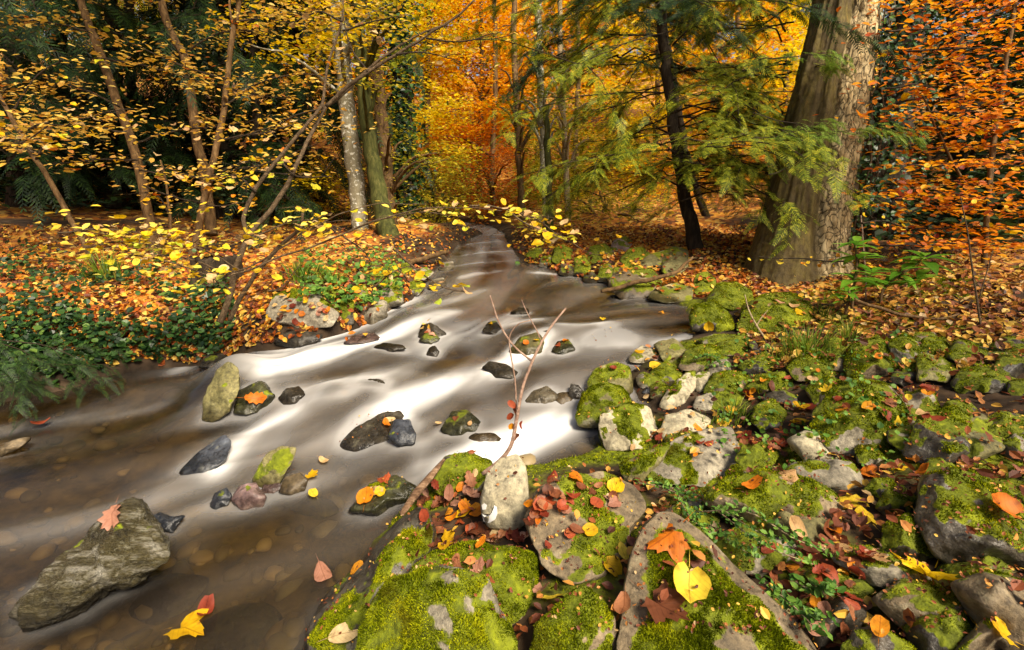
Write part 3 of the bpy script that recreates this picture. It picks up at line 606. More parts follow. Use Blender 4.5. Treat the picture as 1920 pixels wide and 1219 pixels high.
# middle right
for pl, lb, mt, ms, nf in [
    ([(1480, 692), (1508, 662), (1555, 655), (1592, 680), (1588, 706), (1540, 716), (1496, 712)], 'low rounded moss cushion rock beside bright grass', 'brown', 0.55, 7000),
    ([(1588, 692), (1600, 652), (1648, 634), (1690, 658), (1702, 692), (1662, 714), (1602, 712)], 'tall moss cushion boulder right of the low cushion rock', 'brown', 0.6, 9000),
    ([(1668, 646), (1698, 630), (1728, 652), (1742, 690), (1715, 700), (1690, 690)], 'mossy boulder with bare grey crest behind cushion boulder', 'grey', 0.1, 3500),
    ([(1528, 800), (1544, 742), (1590, 720), (1660, 728), (1692, 770), (1688, 818), (1642, 852), (1568, 846)], 'square moss boulder with grey corner and three orange leaves', 'grey', 0.25, 14000),
    ([(1514, 728), (1550, 708), (1592, 720), (1575, 745), (1530, 758)], 'small moss rock joined behind the square moss boulder', 'brown', 0.35, 2500),
    ([(1718, 662), (1734, 636), (1768, 634), (1784, 658), (1752, 674)], 'shaded moss rock on right bank below seedling stem', 'dark', 0.4, 2000),
    ([(1775, 672), (1798, 640), (1850, 648), (1874, 674), (1830, 692)], 'dark wedge rock with bare brown side on right bank', 'dark', 0.1, 1800),
    ([(1860, 650), (1890, 634), (1960, 636), (1960, 672), (1880, 670)], 'broad mossy rock at the right picture edge', 'dark', 0.3, 1800),
    ([(1790, 722), (1808, 694), (1858, 688), (1908, 714), (1894, 732), (1805, 738)], 'flat dark moss rock above the rotten log', 'dark', 0.4, 2500),
    ([(1862, 700), (1880, 668), (1960, 662), (1960, 705), (1900, 712)], 'black shaded moss rock right of the flat moss rock', 'dark', 0.2, 1500),
    ([(1700, 850), (1728, 782), (1788, 768), (1822, 792), (1820, 850), (1764, 874)], 'dark moss boulder left of the weathered driftwood', 'dark', 0.25, 6000),
    ([(1815, 806), (1876, 774), (1960, 788), (1960, 832), (1832, 826)], 'moss boulder behind the weathered driftwood', 'dark', 0.3, 3000),
    ([(1476, 884), (1490, 870), (1542, 864), (1592, 870), (1613, 900), (1602, 924), (1555, 922)], 'flat grey rock with cream leaf on its left tip', 'grey', -0.35, 1200),
    ([(1335, 940), (1378, 902), (1440, 890), (1520, 903), (1562, 930), (1594, 962), (1592, 1004), (1520, 1014), (1455, 990), (1388, 965)], 'wide mossy rock with bare grey back and orange leaf', 'brown', 0.06, 10000),
    ([(1388, 985), (1428, 937), (1455, 930), (1482, 960), (1500, 1000), (1480, 1014), (1430, 1012)], 'pointed moss rock with bare grey spine', 'grey', 0.15, 3500),
    ([(1726, 965), (1744, 906), (1790, 889), (1850, 908), (1902, 950), (1965, 1000), (1965, 1085), (1840, 1085), (1762, 1035)], 'large dark moss boulder carrying one round orange leaf', 'dark', 0.12, 12000),
    ([(1645, 950), (1660, 922), (1690, 914), (1716, 935), (1708, 962), (1670, 970)], 'small round moss rock below three orange leaves', 'dark', 0.4, 2500),
    ([(1650, 1040), (1664, 990), (1700, 968), (1742, 990), (1752, 1045), (1705, 1062)], 'moss rock holding a tiny white pebble', 'dark', 0.3, 4000),
    ([(1565, 1050), (1600, 1030), (1660, 1034), (1730, 1066), (1752, 1098), (1715, 1115), (1640, 1096)], 'streaked grey slab under the pale maple leaf', 'grey', -0.15, 2500),
    ([(1785, 1100), (1850, 1078), (1960, 1110), (1970, 1240), (1880, 1215), (1830, 1160)], 'bare brown boulder in the bottom right corner', 'brown', -0.15, 2500),
    ([(1585, 1215), (1605, 1184), (1645, 1178), (1705, 1215), (1710, 1280), (1600, 1285)], 'dark shiny rock at the bottom edge beside leaf heap', 'dark', -0.1, 1500),
    ([(1380, 860), (1396, 838), (1432, 834), (1455, 852), (1440, 884), (1400, 890)], 'small mossy rock touching the pale slab corner', 'dark', 0.3, 2500),
    ([(1412, 790), (1422, 762), (1450, 752), (1472, 775), (1462, 804), (1430, 806)], 'dark egg-shaped moss rock among brown leaves', 'dark', 0.25, 2000),
    ([(1482, 828), (1510, 812), (1548, 818), (1588, 850), (1568, 872), (1520, 868)], 'bare tan slab left of the square moss boulder', 'pale', -0.55, 0),
    ([(1722, 888), (1742, 862), (1790, 858), (1805, 880), (1775, 898)], 'little moss rock above the large dark boulder', 'dark', 0.45, 1500),
    ([(1398, 730), (1420, 706), (1470, 700), (1500, 720), (1470, 742), (1420, 745)], 'low moss mound below the bright grass', 'brown', 0.5, 4500),
    ([(1322, 735), (1340, 704), (1392, 694), (1412, 716), (1380, 745)], 'low green moss mound right of the slanting stone', 'brown', 0.45, 4000),
    ([(1296, 720), (1308, 700), (1328, 700), (1332, 724), (1312, 735)], 'tiny tan stone touching the slanting stone tip', 'pale', -0.5, 0),
    ([(1255, 965), (1275, 945), (1310, 938), (1322, 955), (1300, 975), (1270, 978)], 'small pale stone behind the tip of the big slab', 'grey', -0.6, 0),
    ([(1620, 920), (1640, 900), (1672, 900), (1680, 920), (1650, 934)], 'low moss rock under the orange maple leaf', 'dark', 0.4, 1200),
    ([(1240, 820), (1252, 780), (1290, 772), (1330, 790), (1310, 815), (1265, 826)], 'flat beige mud stone below the slanting stone', 'pale', -0.9, 0),
    ([(1760, 780), (1780, 755), (1810, 752), (1830, 770), (1800, 790)], 'low shaded moss rock left of the rotten log', 'dark', 0.2, 900),
    ([(1500, 1180), (1530, 1140), (1580, 1120), (1620, 1150), (1600, 1190), (1540, 1210)], 'dark stone in the hollow beside the big slab', 'dark', -0.3, 500),
    ([(1700, 1180), (1740, 1140), (1790, 1140), (1830, 1190), (1800, 1230), (1730, 1230)], 'low dark mossy stone right of leaf heap, bottom edge', 'dark', 0.1, 1500)]:
    pa = np.array(pl, float); pa = pa.mean(0) + (pa - pa.mean(0)) * 1.16
    rock(pa, lb, mt, ms - .02, .42, 2.4, 1.0, 5 if nf > 3000 else 4, .055, nf, cuts=6, prot=.05, name='rock')
rock([(1684, 988), (1690, 980), (1700, 983), (1701, 991), (1690, 994)], 'tiny white pebble resting on moss rock', 'pale', -1.5, .4, 2.3, .8, 3, .03, name='pebble', push=-0.06)
# smaller stones wedged between them
def fillers(n, x0, x1, y0, y1):
    taken = set(); done = 0; cent = [((o.location.x), (o.location.y), o['label']) for o in COL.objects if o.get('category') in ('rock', 'boulder', 'slab', 'stone', 'block')]
    tries = 0; spots = []
    while done < n and tries < 4000:
        tries += 1; a, b = rng.uniform(x0, x1), rng.uniform(y0, y1); t0 = hit(a, b, HR); p = CAM + ray(a, b) * t0
        if samp(INS.astype(float), p[0], p[1]) > 0.2: continue
        if any(math.hypot(p[0] - q[0], p[1] - q[1]) < .11 for q in spots): continue
        dd = sorted((math.hypot(p[0] - x, p[1] - y), lb) for x, y, lb in cent)
        if dd[0][0] < .07: continue
        lbn = next((lb for d_, lb in dd[:5] if lb not in taken), None)
        if lbn is None: continue
        taken.add(lbn); spots.append(p); R = rng.uniform(.045, .11) * F / t0; an = np.sort(rng.uniform(0, 6.28, 9)); rr = R * rng.uniform(.8, 1.2, 9)
        pl = [(a + 1.25 * r * math.cos(q), b - .75 * r * math.sin(q)) for r, q in zip(rr, an)]; ms = rng.choice([.4, .25, .1, -.3, -.6]); mt = str(rng.choice(['brown', 'dark', 'olive', 'grey']))
        word = 'mossy' if ms > 0 else 'bare'
        rock(pl, ' '.join(f'small {word} filler stone beside the {lbn}'.replace('filler ', '').split()[:15]), mt, ms, .5, 2.4, .9, 4, .07, 1400 if ms > 0 else 0, name='stone'); done += 1
fillers(34, 1200, 1960, 640, 1240)
# in the stream
rock([(5, 1165), (60, 1110), (130, 1038), (200, 962), (250, 938), (272, 946), (284, 976), (331, 1010), (326, 1052), (262, 1092), (130, 1152), (60, 1188), (12, 1188)], 'long jagged wet rock with ridged layers, lower left', 'schist', -0.75, .45, 2.8, .5, 6, .10, 0, cuts=8, name='boulder', seed=77)
rock([(278, 972), (300, 960), (322, 968), (350, 964), (325, 1002), (300, 996)], 'dark blue slate tip behind the long jagged rock', 'blue', -1.2, .4, 2.6, .5, 4, .08)
rock([(379, 788), (384, 742), (408, 694), (427, 679), (449, 690), (452, 722), (432, 768), (402, 792)], 'tall slanting olive stone standing in the stream', 'olive', -0.55, .15, 3.0, .55, 5, .07, 0, name='stone')
rock([(432, 778), (448, 732), (488, 714), (518, 740), (508, 766), (462, 781)], 'dark green veined rock with orange leaf on top', 'wetgreen', -0.3, .35, 2.5, .7, 5, .06, 0)
rock([(520, 748), (535, 728), (560, 724), (576, 742), (562, 758), (532, 760)], 'small round glossy dark rock right of veined rock', 'dark', -0.6, .3, 2.4, .8, 4, .06)
rock([(585, 756), (600, 735), (632, 720), (662, 734), (668, 754), (630, 764)], 'dark wet rock with one yellow leaf in mid stream', 'wetgreen', -0.3, .4, 2.4, .7, 4, .06)
rock([(658, 738), (678, 712), (710, 711), (738, 726), (718, 750), (680, 752)], 'black glossy angular rock beside the white chute', 'dark', -0.8, .35, 2.8, .7, 4, .06)
rock([(632, 838), (655, 795), (705, 768), (752, 766), (788, 800), (784, 832), (730, 848), (660, 850)], 'large dark sunken boulder with water sliding over', 'dark', -0.7, .6, 2.1, .42, 5, .03, 0, name='boulder', push=.035, cuts=1)
rock([(728, 820), (740, 786), (768, 788), (782, 815), (778, 834), (745, 836)], 'blue wet stone on the end of sunken boulder', 'blue', -0.9, .3, 2.6, .6, 4, .05, push=-.03, name='stone')
rock([(471, 902), (498, 852), (528, 832), (557, 839), (543, 876), (522, 910), (490, 916)], 'green upright slab leaning in the stream', 'olive', -0.12, .15, 3.4, .45, 5, .05, 0, name='slab')
rock([(430, 938), (448, 911), (480, 904), (500, 932), (492, 952), (450, 960)], 'pinkish purple round stone before the green slab', 'purple', -0.9, .35, 2.4, .7, 4, .06, name='stone')
rock([(392, 950), (402, 926), (424, 915), (436, 930), (428, 948), (405, 956)], 'small dark blue rock left of the purple stone', 'blue', -0.2, .35, 2.6, .7, 4, .07)
rock([(486, 925), (495, 908), (524, 905), (530, 915), (512, 926)], 'flat dark purple stone between green slab and purple stone', 'purple', -1.2, .4, 2.6, .6, 4, .06, name='stone', seed=501)
rock([(520, 925), (535, 895), (562, 885), (580, 898), (572, 920), (545, 932)], 'sunken tan stone right of the green slab', 'brown', -1.2, .4, 2.4, .6, 4, .05, name='stone')
rock([(650, 960), (690, 908), (742, 888), (782, 914), (774, 946), (705, 972)], 'round mossy rock with red and yellow leaves in shallows', 'wetgreen', -0.2, .45, 2.4, .7, 5, .05, 2500)
rock([(782, 632), (790, 610), (808, 604), (838, 626), (830, 640), (800, 642)], 'brown wet rock with two pinkish leaves above the chute', 'dark', -0.6, .3, 2.8, .7, 4, .08)
rock([(783, 640), (795, 626), (815, 622), (828, 636), (808, 646)], 'small green rock at the foot of brown wet rock', 'wetgreen', -0.1, .3, 2.5, .7, 3, .06, push=-.04)
rock([(903, 622), (914, 604), (930, 602), (942, 616), (930, 628)], 'small dome rock with a yellow leaf at the lip', 'dark', -0.4, .35, 2.4, .7, 4, .05)
rock([(953, 589), (972, 576), (990, 578), (994, 588)], 'tiny lone dark rock in the upper pool', 'dark', -0.9, .4, 2.4, .7, 3, .08)
rock([(954, 660), (974, 632), (1008, 622), (1022, 640), (1014, 662), (985, 670)], 'yellow brown mossy rock behind the forked twig', 'olive', -0.05, .35, 2.6, .7, 4, .05)
rock([(998, 640), (1010, 622), (1028, 619), (1036, 634), (1020, 650)], 'grey green rock right behind the yellow brown rock', 'wetgreen', -0.1, .3, 2.5, .7, 4, .05, push=.05)
rock([(1032, 660), (1045, 640), (1066, 635), (1080, 656), (1062, 668)], 'round wet rock with red leaf right of forked twig', 'wetgreen', -0.05, .35, 2.4, .7, 4, .05)
rock([(1119, 622), (1128, 610), (1145, 607), (1158, 618), (1150, 625)], 'small brown rock at the lip of the upper pool', 'brown', -0.2, .35, 2.4, .7, 4, .06)
rock([(1088, 648), (1110, 632), (1140, 620), (1175, 630), (1205, 652), (1150, 662)], 'broad sunken green boulder below the pool lip', 'wetgreen', -0.5, .5, 2.4, .5, 4, .04, 0, name='boulder')
rock([(903, 690), (918, 677), (945, 682), (972, 698), (960, 712), (925, 708)], 'dark low rock left of the forked twig stem', 'dark', -0.3, .4, 2.5, .6, 4, .06)
rock([(978, 758), (1000, 732), (1025, 724), (1052, 744), (1030, 762)], 'low pale green rock right of the forked twig', 'grey', -0.25, .45, 2.4, .6, 4, .06, seed=913)
rock([(1066, 745), (1070, 718), (1085, 722), (1098, 740), (1092, 752)], 'sharp black wedge rock left of the moss boulders', 'dark', -1.0, .2, 3.2, .6, 4, .06)
rock([(1030, 748), (1050, 735), (1070, 735), (1080, 752), (1050, 760)], 'brown half sunken stone beside the black wedge', 'brown', -0.9, .4, 2.4, .6, 3, .06, name='stone')
rock([(798, 668), (804, 652), (815, 648), (826, 660), (818, 670)], 'small pointed grey rock in the white chute', 'dark', -0.6, .3, 2.8, .7, 3, .08)
rock([(695, 652), (720, 642), (755, 646), (765, 655), (730, 660)], 'thin dark rock ledge in the middle of the chute', 'dark', -0.4, .4, 2.4, .6, 4, .08, name='ledge')
rock([(826, 808), (845, 772), (876, 768), (902, 792), (890, 812), (850, 818)], 'half sunken mossy rock with cream leaf near twig base', 'wetgreen', -0.15, .45, 2.4, .6, 4, .06)
rock([(868, 826), (890, 812), (925, 812), (945, 826), (900, 834)], 'reddish sunken stone below the white water', 'brown', -1.2, .5, 2.4, .5, 3, .05, name='stone')
rock([(360, 1235), (376, 1165), (440, 1130), (505, 1128), (532, 1160), (490, 1225), (420, 1260)], 'flat sunken green slab near the bottom edge', 'wetgreen', -0.05, .85, 3.2, .3, 4, .04, 0, surf=HR, name='slab')
rock([(220, 1170), (270, 1100), (330, 1075), (395, 1082), (360, 1140), (280, 1180)], 'dark sunken slab right of the long jagged rock', 'dark', -0.1, .85, 3.0, .3, 4, .04, 0, surf=HR, name='slab')
rock([(325, 890), (370, 850), (420, 815), (434, 832), (425, 862), (375, 905)], 'blue grey sunken ridge rock left of white chute', 'blue', -0.8, .6, 2.6, .4, 4, .06, 0)
rock([(540, 955), (580, 925), (620, 935), (640, 960), (590, 980)], 'sunken olive stone below the tan stone', 'olive', -0.6, .7, 2.4, .4, 3, .05, surf=HR, name='stone')
rock([(600, 1040), (630, 990), (690, 970), (715, 1000), (680, 1060), (630, 1075)], 'sunken grey stone beside the sloping mossy boulder', 'grey', -0.9, .8, 2.6, .4, 4, .04, surf=HR, name='stone', seed=640)
rock([(425, 700), (440, 672), (470, 664), (500, 682), (495, 705), (455, 712)], 'sunken brown boulder under the sliding water', 'brown', -0.9, .5, 2.4, .5, 4, .03, name='boulder', push=.05, seed=421)
# left bank
rock([(497, 590), (512, 552), (545, 540), (600, 552), (640, 588), (622, 614), (560, 616), (515, 606)], 'big smooth grey boulder dotted with small leaves, left bank', 'grey', -0.40, .55, 2.8, .6, 5, .03, 2500, cuts=4, name='boulder', seed=888)
rock([(634, 602), (638, 560), (652, 548), (664, 570), (664, 608), (645, 612)], 'ivy-topped dark rock right of the grey boulder', 'dark', 0.2, .2, 2.6, .8, 4, .06, 1200)
rock([(664, 604), (678, 572), (705, 560), (726, 566), (728, 594), (700, 610)], 'pale wet stone face by the white water', 'grey', -0.6, .3, 2.8, .7, 4, .05, seed=1001)
rock([(690, 560), (702, 540), (730, 532), (756, 548), (758, 570), (725, 580)], 'grey rock with mossy side right of wet stone face', 'grey', 0.0, .35, 2.6, .7, 4, .05, 900)
rock([(508, 645), (528, 624), (575, 620), (608, 628), (590, 644), (545, 652)], 'flat dark glistening ledge under the grey boulder', 'dark', -0.8, .6, 2.8, .5, 4, .09, name='ledge')
for pl, lb, mt, ms in [
    ([(655, 560), (662, 538), (685, 532), (692, 552), (675, 566)], 'brown moss rock above the pale wet stone', 'brown', 0.25),
    ([(672, 520), (690, 502), (730, 500), (752, 514), (720, 528)], 'long flat moss rock before the mossy trunk', 'dark', 0.5),
    ([(700, 545), (715, 526), (745, 522), (752, 540), (725, 552)], 'small moss lump above the grey mossy rock', 'dark', 0.4),
    ([(752, 552), (760, 530), (785, 524), (800, 538), (785, 556)], 'bushy moss rock at the far left bank bend', 'dark', 0.35),
    ([(760, 520), (775, 505), (800, 500), (815, 512), (795, 526)], 'pale stone among yellow leaves on far left bank', 'grey', -0.3),
    ([(735, 510), (745, 496), (765, 492), (775, 505), (755, 516)], 'dark moss rock beside the mossy trunk root', 'dark', 0.45),
    ([(800, 540), (812, 524), (832, 520), (838, 534), (818, 546)], 'little grey stone at the left waterline', 'grey', -0.5),
    ([(640, 645), (665, 628), (700, 624), (715, 634), (680, 646)], 'scattered pale rubble stone at the left waterline', 'purple', -0.6),
    ([(820, 505), (832, 492), (850, 490), (852, 502), (836, 510)], 'farthest small grey stone of the left waterline', 'grey', -0.4),
    ([(600, 560), (610, 540), (630, 536), (640, 552), (622, 566)], 'low moss lump between grey boulder and ivy rock', 'dark', 0.4),
    ([(370, 690), (385, 668), (410, 660), (430, 672), (415, 690)], 'dark wet stone under the shrub roots', 'dark', -0.2),
    ([(-50, 856), (0, 834), (40, 820), (64, 820), (42, 838), (0, 858)], 'tan stone breaking the surface at left edge', 'brown', -1.2)]:
    rock(pl, lb, mt, ms, .4, 2.5, .7, 4, .06, 900 if ms > 0.1 else 0, name='rock')

# ------------------------------------------------------------------ water
def stroke(pl):
    """photo polyline -> world xy polyline lying on the water"""
    o = []
    for a, b in pl:
        dpt = hit(a, b, LEV); o.append((CAM + ray(a, b) * dpt)[:2])
    return np.array(o)
flow_px = [[(910, 450), (915, 490), (935, 540), (900, 590), (800, 630), (650, 675), (500, 715), (250, 780), (0, 840), (-300, 900)],
           [(1280, 580), (1150, 590), (1000, 600), (920, 630), (850, 690), (760, 770), (600, 830), (420, 880), (150, 960), (-100, 1010)],
           [(760, 575), (640, 635), (480, 670), (330, 695), (150, 745), (-50, 790)],
           [(1290, 635), (1180, 650), (1080, 700), (1000, 780), (900, 850), (780, 890), (600, 930), (380, 1000), (100, 1100), (-100, 1180)],
           [(760, 960), (620, 1020), (450, 1070), (250, 1170), (100, 1260)],
           [(980, 510), (960, 540), (920, 590)], [(1100, 525), (1000, 550), (930, 600)]]
flows = [stroke(f) for f in flow_px]
foam_px = [([(770, 562), (715, 592), (650, 622), (560, 652), (500, 672)], .17, .85), ([(520, 655), (430, 668), (370, 680), (330, 697)], .085, .95),
           ([(840, 585), (790, 602), (750, 618), (690, 645), (600, 668), (540, 690)], .13, .8), ([(640, 640), (560, 668), (510, 690), (500, 705)], .12, .85),
           ([(960, 600), (900, 618), (850, 640), (790, 660)], .10, .6), ([(1010, 598), (970, 604), (930, 612)], .07, .8), ([(1125, 612), (1075, 612), (1040, 606)], .05, .75),
           ([(1000, 650), (930, 688), (860, 715), (800, 735), (745, 765), (740, 790)], .115, .95), ([(760, 700), (690, 715), (620, 722), (540, 728)], .06, .7),
           ([(1070, 785), (1030, 790), (990, 805), (930, 830), (880, 850), (830, 880)], .09, .7),
           ([(1050, 800), (1000, 830), (960, 850), (900, 862)], .12, .9), ([(800, 830), (788, 850), (782, 875)], .05, .5),
           ([(560, 775), (500, 795), (455, 830), (425, 870), (408, 892)], .065, 1.0), 
           ([(935, 508), (895, 514), (865, 522)], .05, .7), ([(1000, 511), (1040, 513), (1075, 519)], .07, .95), ([(1090, 520), (1120, 527)], .05, .6), ([(1295, 632), (1260, 640), (1230, 648)], .05, .7), ([(1150, 655), (1210, 660)], .05, .3),
           ([(960, 470), (900, 474), (860, 480)], .06, .5), ([(945, 452), (905, 455), (875, 458)], .07, .5), ([(940, 440), (915, 441)], .09, .4), ([(970, 488), (910, 492), (850, 500)], .05, .4), ([(900, 545), (840, 565), (790, 580)], .12, .35), ([(960, 590), (920, 600), (870, 615)], .12, .4), ([(700, 830), (560, 830), (450, 840)], .20, .12),
           ([(600, 905), (400, 930), (250, 960), (0, 1010)], .18, .12), ([(300, 760), (100, 790), (-100, 830)], .12, .14)]
foams = [(stroke(a), b, c) for a, b, c in foam_px]
WS = 0.025
wx = np.arange(-5.2, 2.2, WS); wy = np.arange(-0.4, 11.0, WS)
WX, WY = np.meshgrid(wx, wy); wp = np.stack([WX.ravel(), WY.ravel()], -1)
wd = np.where(samp(INS.astype(float), wp[:, 0], wp[:, 1]) > 0.5, 0, samp(DIST, wp[:, 0], wp[:, 1]))
wl_ = samp(LEV, wp[:, 0], wp[:, 1])
vx = np.zeros(len(wp)); vy = np.zeros(len(wp))
for f in flows:
    fs = catmull(f, 26); T = np.gradient(fs, axis=0); T /= np.linalg.norm(T, axis=1)[:, None]
    for c, tt in zip(fs, T):
        q = 1.0 / (((wp - c) ** 2).sum(1) + 0.02) ** 2; vx += q * tt[0]; vy += q * tt[1]
vn = np.hypot(vx, vy) + 1e-9; vx, vy = (vx / vn).reshape(WX.shape), (vy / vn).reshape(WX.shape)

def gsamp(A, fi, fj):
    fi = np.clip(fi, 0, A.shape[1] - 1.001); fj = np.clip(fj, 0, A.shape[0] - 1.001)
    i, j = fi.astype(int), fj.astype(int); u, v = fi - i, fj - j
    return (A[j, i] * (1 - u) + A[j, i + 1] * u) * (1 - v) + (A[j + 1, i] * (1 - u) + A[j + 1, i + 1] * u) * v

def lic(A, steps, st=1.0):
    acc = A.copy()
    for sgn in (1, -1):
        fi, fj = np.meshgrid(np.arange(A.shape[1], dtype=float), np.arange(A.shape[0], dtype=float))
        for k in range(steps):
            ux, uy = gsamp(vx, fi, fj), gsamp(vy, fi, fj); fi = fi + sgn * st * ux; fj = fj + sgn * st * uy
            acc += gsamp(A, fi, fj)
    acc /= 2 * steps + 1
    return (acc - acc.mean()) / (acc.std() + 1e-9)

def blur(A, r):
    k = np.exp(-np.linspace(-2, 2, 2 * r + 1) ** 2); k /= k.sum()
    A = np.apply_along_axis(lambda v: np.convolve(np.pad(v, r, mode='edge'), k, 'valid'), 0, A)
    return np.apply_along_axis(lambda v: np.convolve(np.pad(v, r, mode='edge'), k, 'valid'), 1, A)
s1 = lic(blur(rng.standard_normal(WX.shape), 2), 15, 1.8); s2 = lic(blur(rng.standard_normal(WX.shape), 6), 16, 2.2)
str1 = np.clip(s1 * 0.5 + s2 * 0.7, -2.5, 2.5)
foam = np.zeros(len(wp))
for f, wdt, amp in foams:
    dd = seg_dist(wp, catmull(f, 24)); foam = np.maximum(foam, amp * np.exp(-(dd / (wdt * 0.66)) ** 2 * 1.3))
foam = blur(foam.reshape(WX.shape), 3)
col = np.zeros(WX.shape)
for wpt in WETPTS:
    ci = np.clip(((wpt[:, 0] - wx[0]) / WS).round().astype(int), 0, len(wx) - 1); cj = np.clip(((wpt[:, 1] - wy[0]) / WS).round().astype(int), 0, len(wy) - 1); col[cj, ci] = 1
colb = blur(col, 2); colw = blur(lic(blur(col, 2), 7, 1.3) * colb.std() + colb.mean(), 1)
foamL = blur(lic(foam, 5, 1.6) * foam.std() + foam.mean(), 1)
foam = np.clip(np.clip(foam * 0.6 + foamL * 0.4, 0, 1.2) * (1 + 0.14 * s2 + 0.24 * s1), 0, 1) ** 1.35
yy = WY
milky = np.exp(-((WX + 0.2) / 1.5) ** 2 - ((yy - 2.7) / 1.1) ** 2)
upper = smooth(3.0, 3.8, yy)
foam = np.clip(foam + np.clip(colb * 0.26 + colw * 0.18, 0, 0.30) * (0.12 + milky), 0, 1)
murk = np.clip(0.07 + 0.29 * milky + 0.20 * upper + 0.07 * s2 * (0.4 + milky) + 0.03 * s1 * milky, 0.05, 0.85)
foam = np.clip(foam * 0.90 + 0.025 * milky * (1 + 0.8 * s2) + 0.02 * upper * (1 + 0.9 * s2) + 0.10 * smooth(4.8, 6.0, yy) * (1 + 0.5 * s2), 0, 0.88)  # last far term whitens the colour in place of pale reflection
wz = wl_.reshape(WX.shape) + 0.0034 * s2 + 0.0012 * s1 + 0.004 * (foam - foam.mean())
# water heaped up over sunken boulders
def hump(px, py, r, hgt):
    global wz
    c = stroke([(px, py)])[0]; wz = wz + hgt * np.exp(-((WX - c[0]) ** 2 + (WY - c[1]) ** 2) / r ** 2)
for a in [(445, 690, .16, .07), (1140, 640, .22, .05), (690, 770, .22, .06), (840, 640, .14, .03), (620, 735, .10, .03), (400, 850, .15, .03), (930, 690, .10, .02), (1290, 628, .10, .02)]: hump(*a)
keep = (wd < 0.14).reshape(WX.shape)
kc = keep[:-1, :-1] & keep[1:, :-1] & keep[:-1, 1:] & keep[1:, 1:]
jj, ii = np.nonzero(kc); nxw = WX.shape[1]; i = jj * nxw + ii
Qw = np.stack([i, i + 1, i + nxw + 1, i + nxw], -1); used, inv = np.unique(Qw, return_inverse=True); Qw = inv.reshape(Qw.shape)
VW = np.stack([WX.ravel(), WY.ravel(), wz.ravel()], -1)[used]
water = mk('water', VW, Qw, M['water'], attrs={'foam': foam.ravel()[used], 'murk': murk.ravel()[used]})
tag(water, 'silky white and brown stream water running over stones', kind='structure')

# loose pebbles on the bed, too many and too blurred to tell apart
pb = MB(); n = 0; V2, F2 = ICO[2]
while n < 480:
    a, b = rng.uniform(-150, 1300), rng.uniform(500, 1300)
    t0 = hit(a, b, LEV); p = CAM + ray(a, b) * t0
    if samp(INS.astype(float), p[0], p[1]) < 0.99: continue
    z = samp(HR, p[0], p[1]); s = rng.choice([.010, .015, .022, .030, .042]) * rng.uniform(.8, 1.2)
    sc = np.array([rng.uniform(.8, 1.4), rng.uniform(.7, 1.1), rng.uniform(.45, .7)]) * s; an = rng.uniform(0, 6.28)
    W = V2 * sc * (1 + 0.35 * vnoise(V2 * 1.3 + n * 3.3, 3)[:, None]); W = np.stack([W[:, 0] * math.cos(an) - W[:, 1] * math.sin(an), W[:, 0] * math.sin(an) + W[:, 1] * math.cos(an), W[:, 2]], -1)
    pb.add(W + np.array([p[0], p[1], z + s * 0.05]), F2); n += 1
def pebble_mat():
    m, t = newmat('bed_pebbles'); out = N(t, 'ShaderNodeOutputMaterial'); bs = N(t, 'ShaderNodeBsdfPrincipled', Roughness=0.6)
    g = N(t, 'ShaderNodeNewGeometry')
    c = ramp_from(t, g.outputs['Random Per Island'], [(0, (0.05, 0.04, 0.02)), (.3, (0.10, 0.075, 0.035)), (.6, (0.18, 0.13, 0.06)), (.8, (0.27, 0.20, 0.10)), (.92, (0.13, 0.12, 0.10)), (1, (0.40, 0.30, 0.16))])
    t.links.new(c, bs.inputs['Base Color']); t.links.new(bs.outputs[0], out.inputs[0]); return m
pbo = pb.build('streambed_pebbles', pebble_mat()); tag(pbo, 'blurred brown and tan pebbles lying on the stream bed', 'pebbles', kind='stuff')

gv = SOLID_V[0]; gf = SOLID_F[0]; cgt = gv[gf].mean(1); selg = (cgt[:, 0] > -.7) & (cgt[:, 0] < 3.2) & (cgt[:, 1] > .35) & (cgt[:, 1] < 3.4) & (gm[gf].mean(1) > .4)
def moss_carpet():
    ob = fuzz(gv, gf[selg], gm, None, 60000, .011, .0022, None, 'moss_carpet'); tag(ob, 'green moss carpet on the soil between right bank rocks', 'moss', kind='stuff')
moss_carpet()
BV = BVHTree.FromPolygons(np.vstack(SOLID_V).tolist(), np.vstack(SOLID_F).tolist(), epsilon=0.0)
OWNER = np.concatenate(OWN)

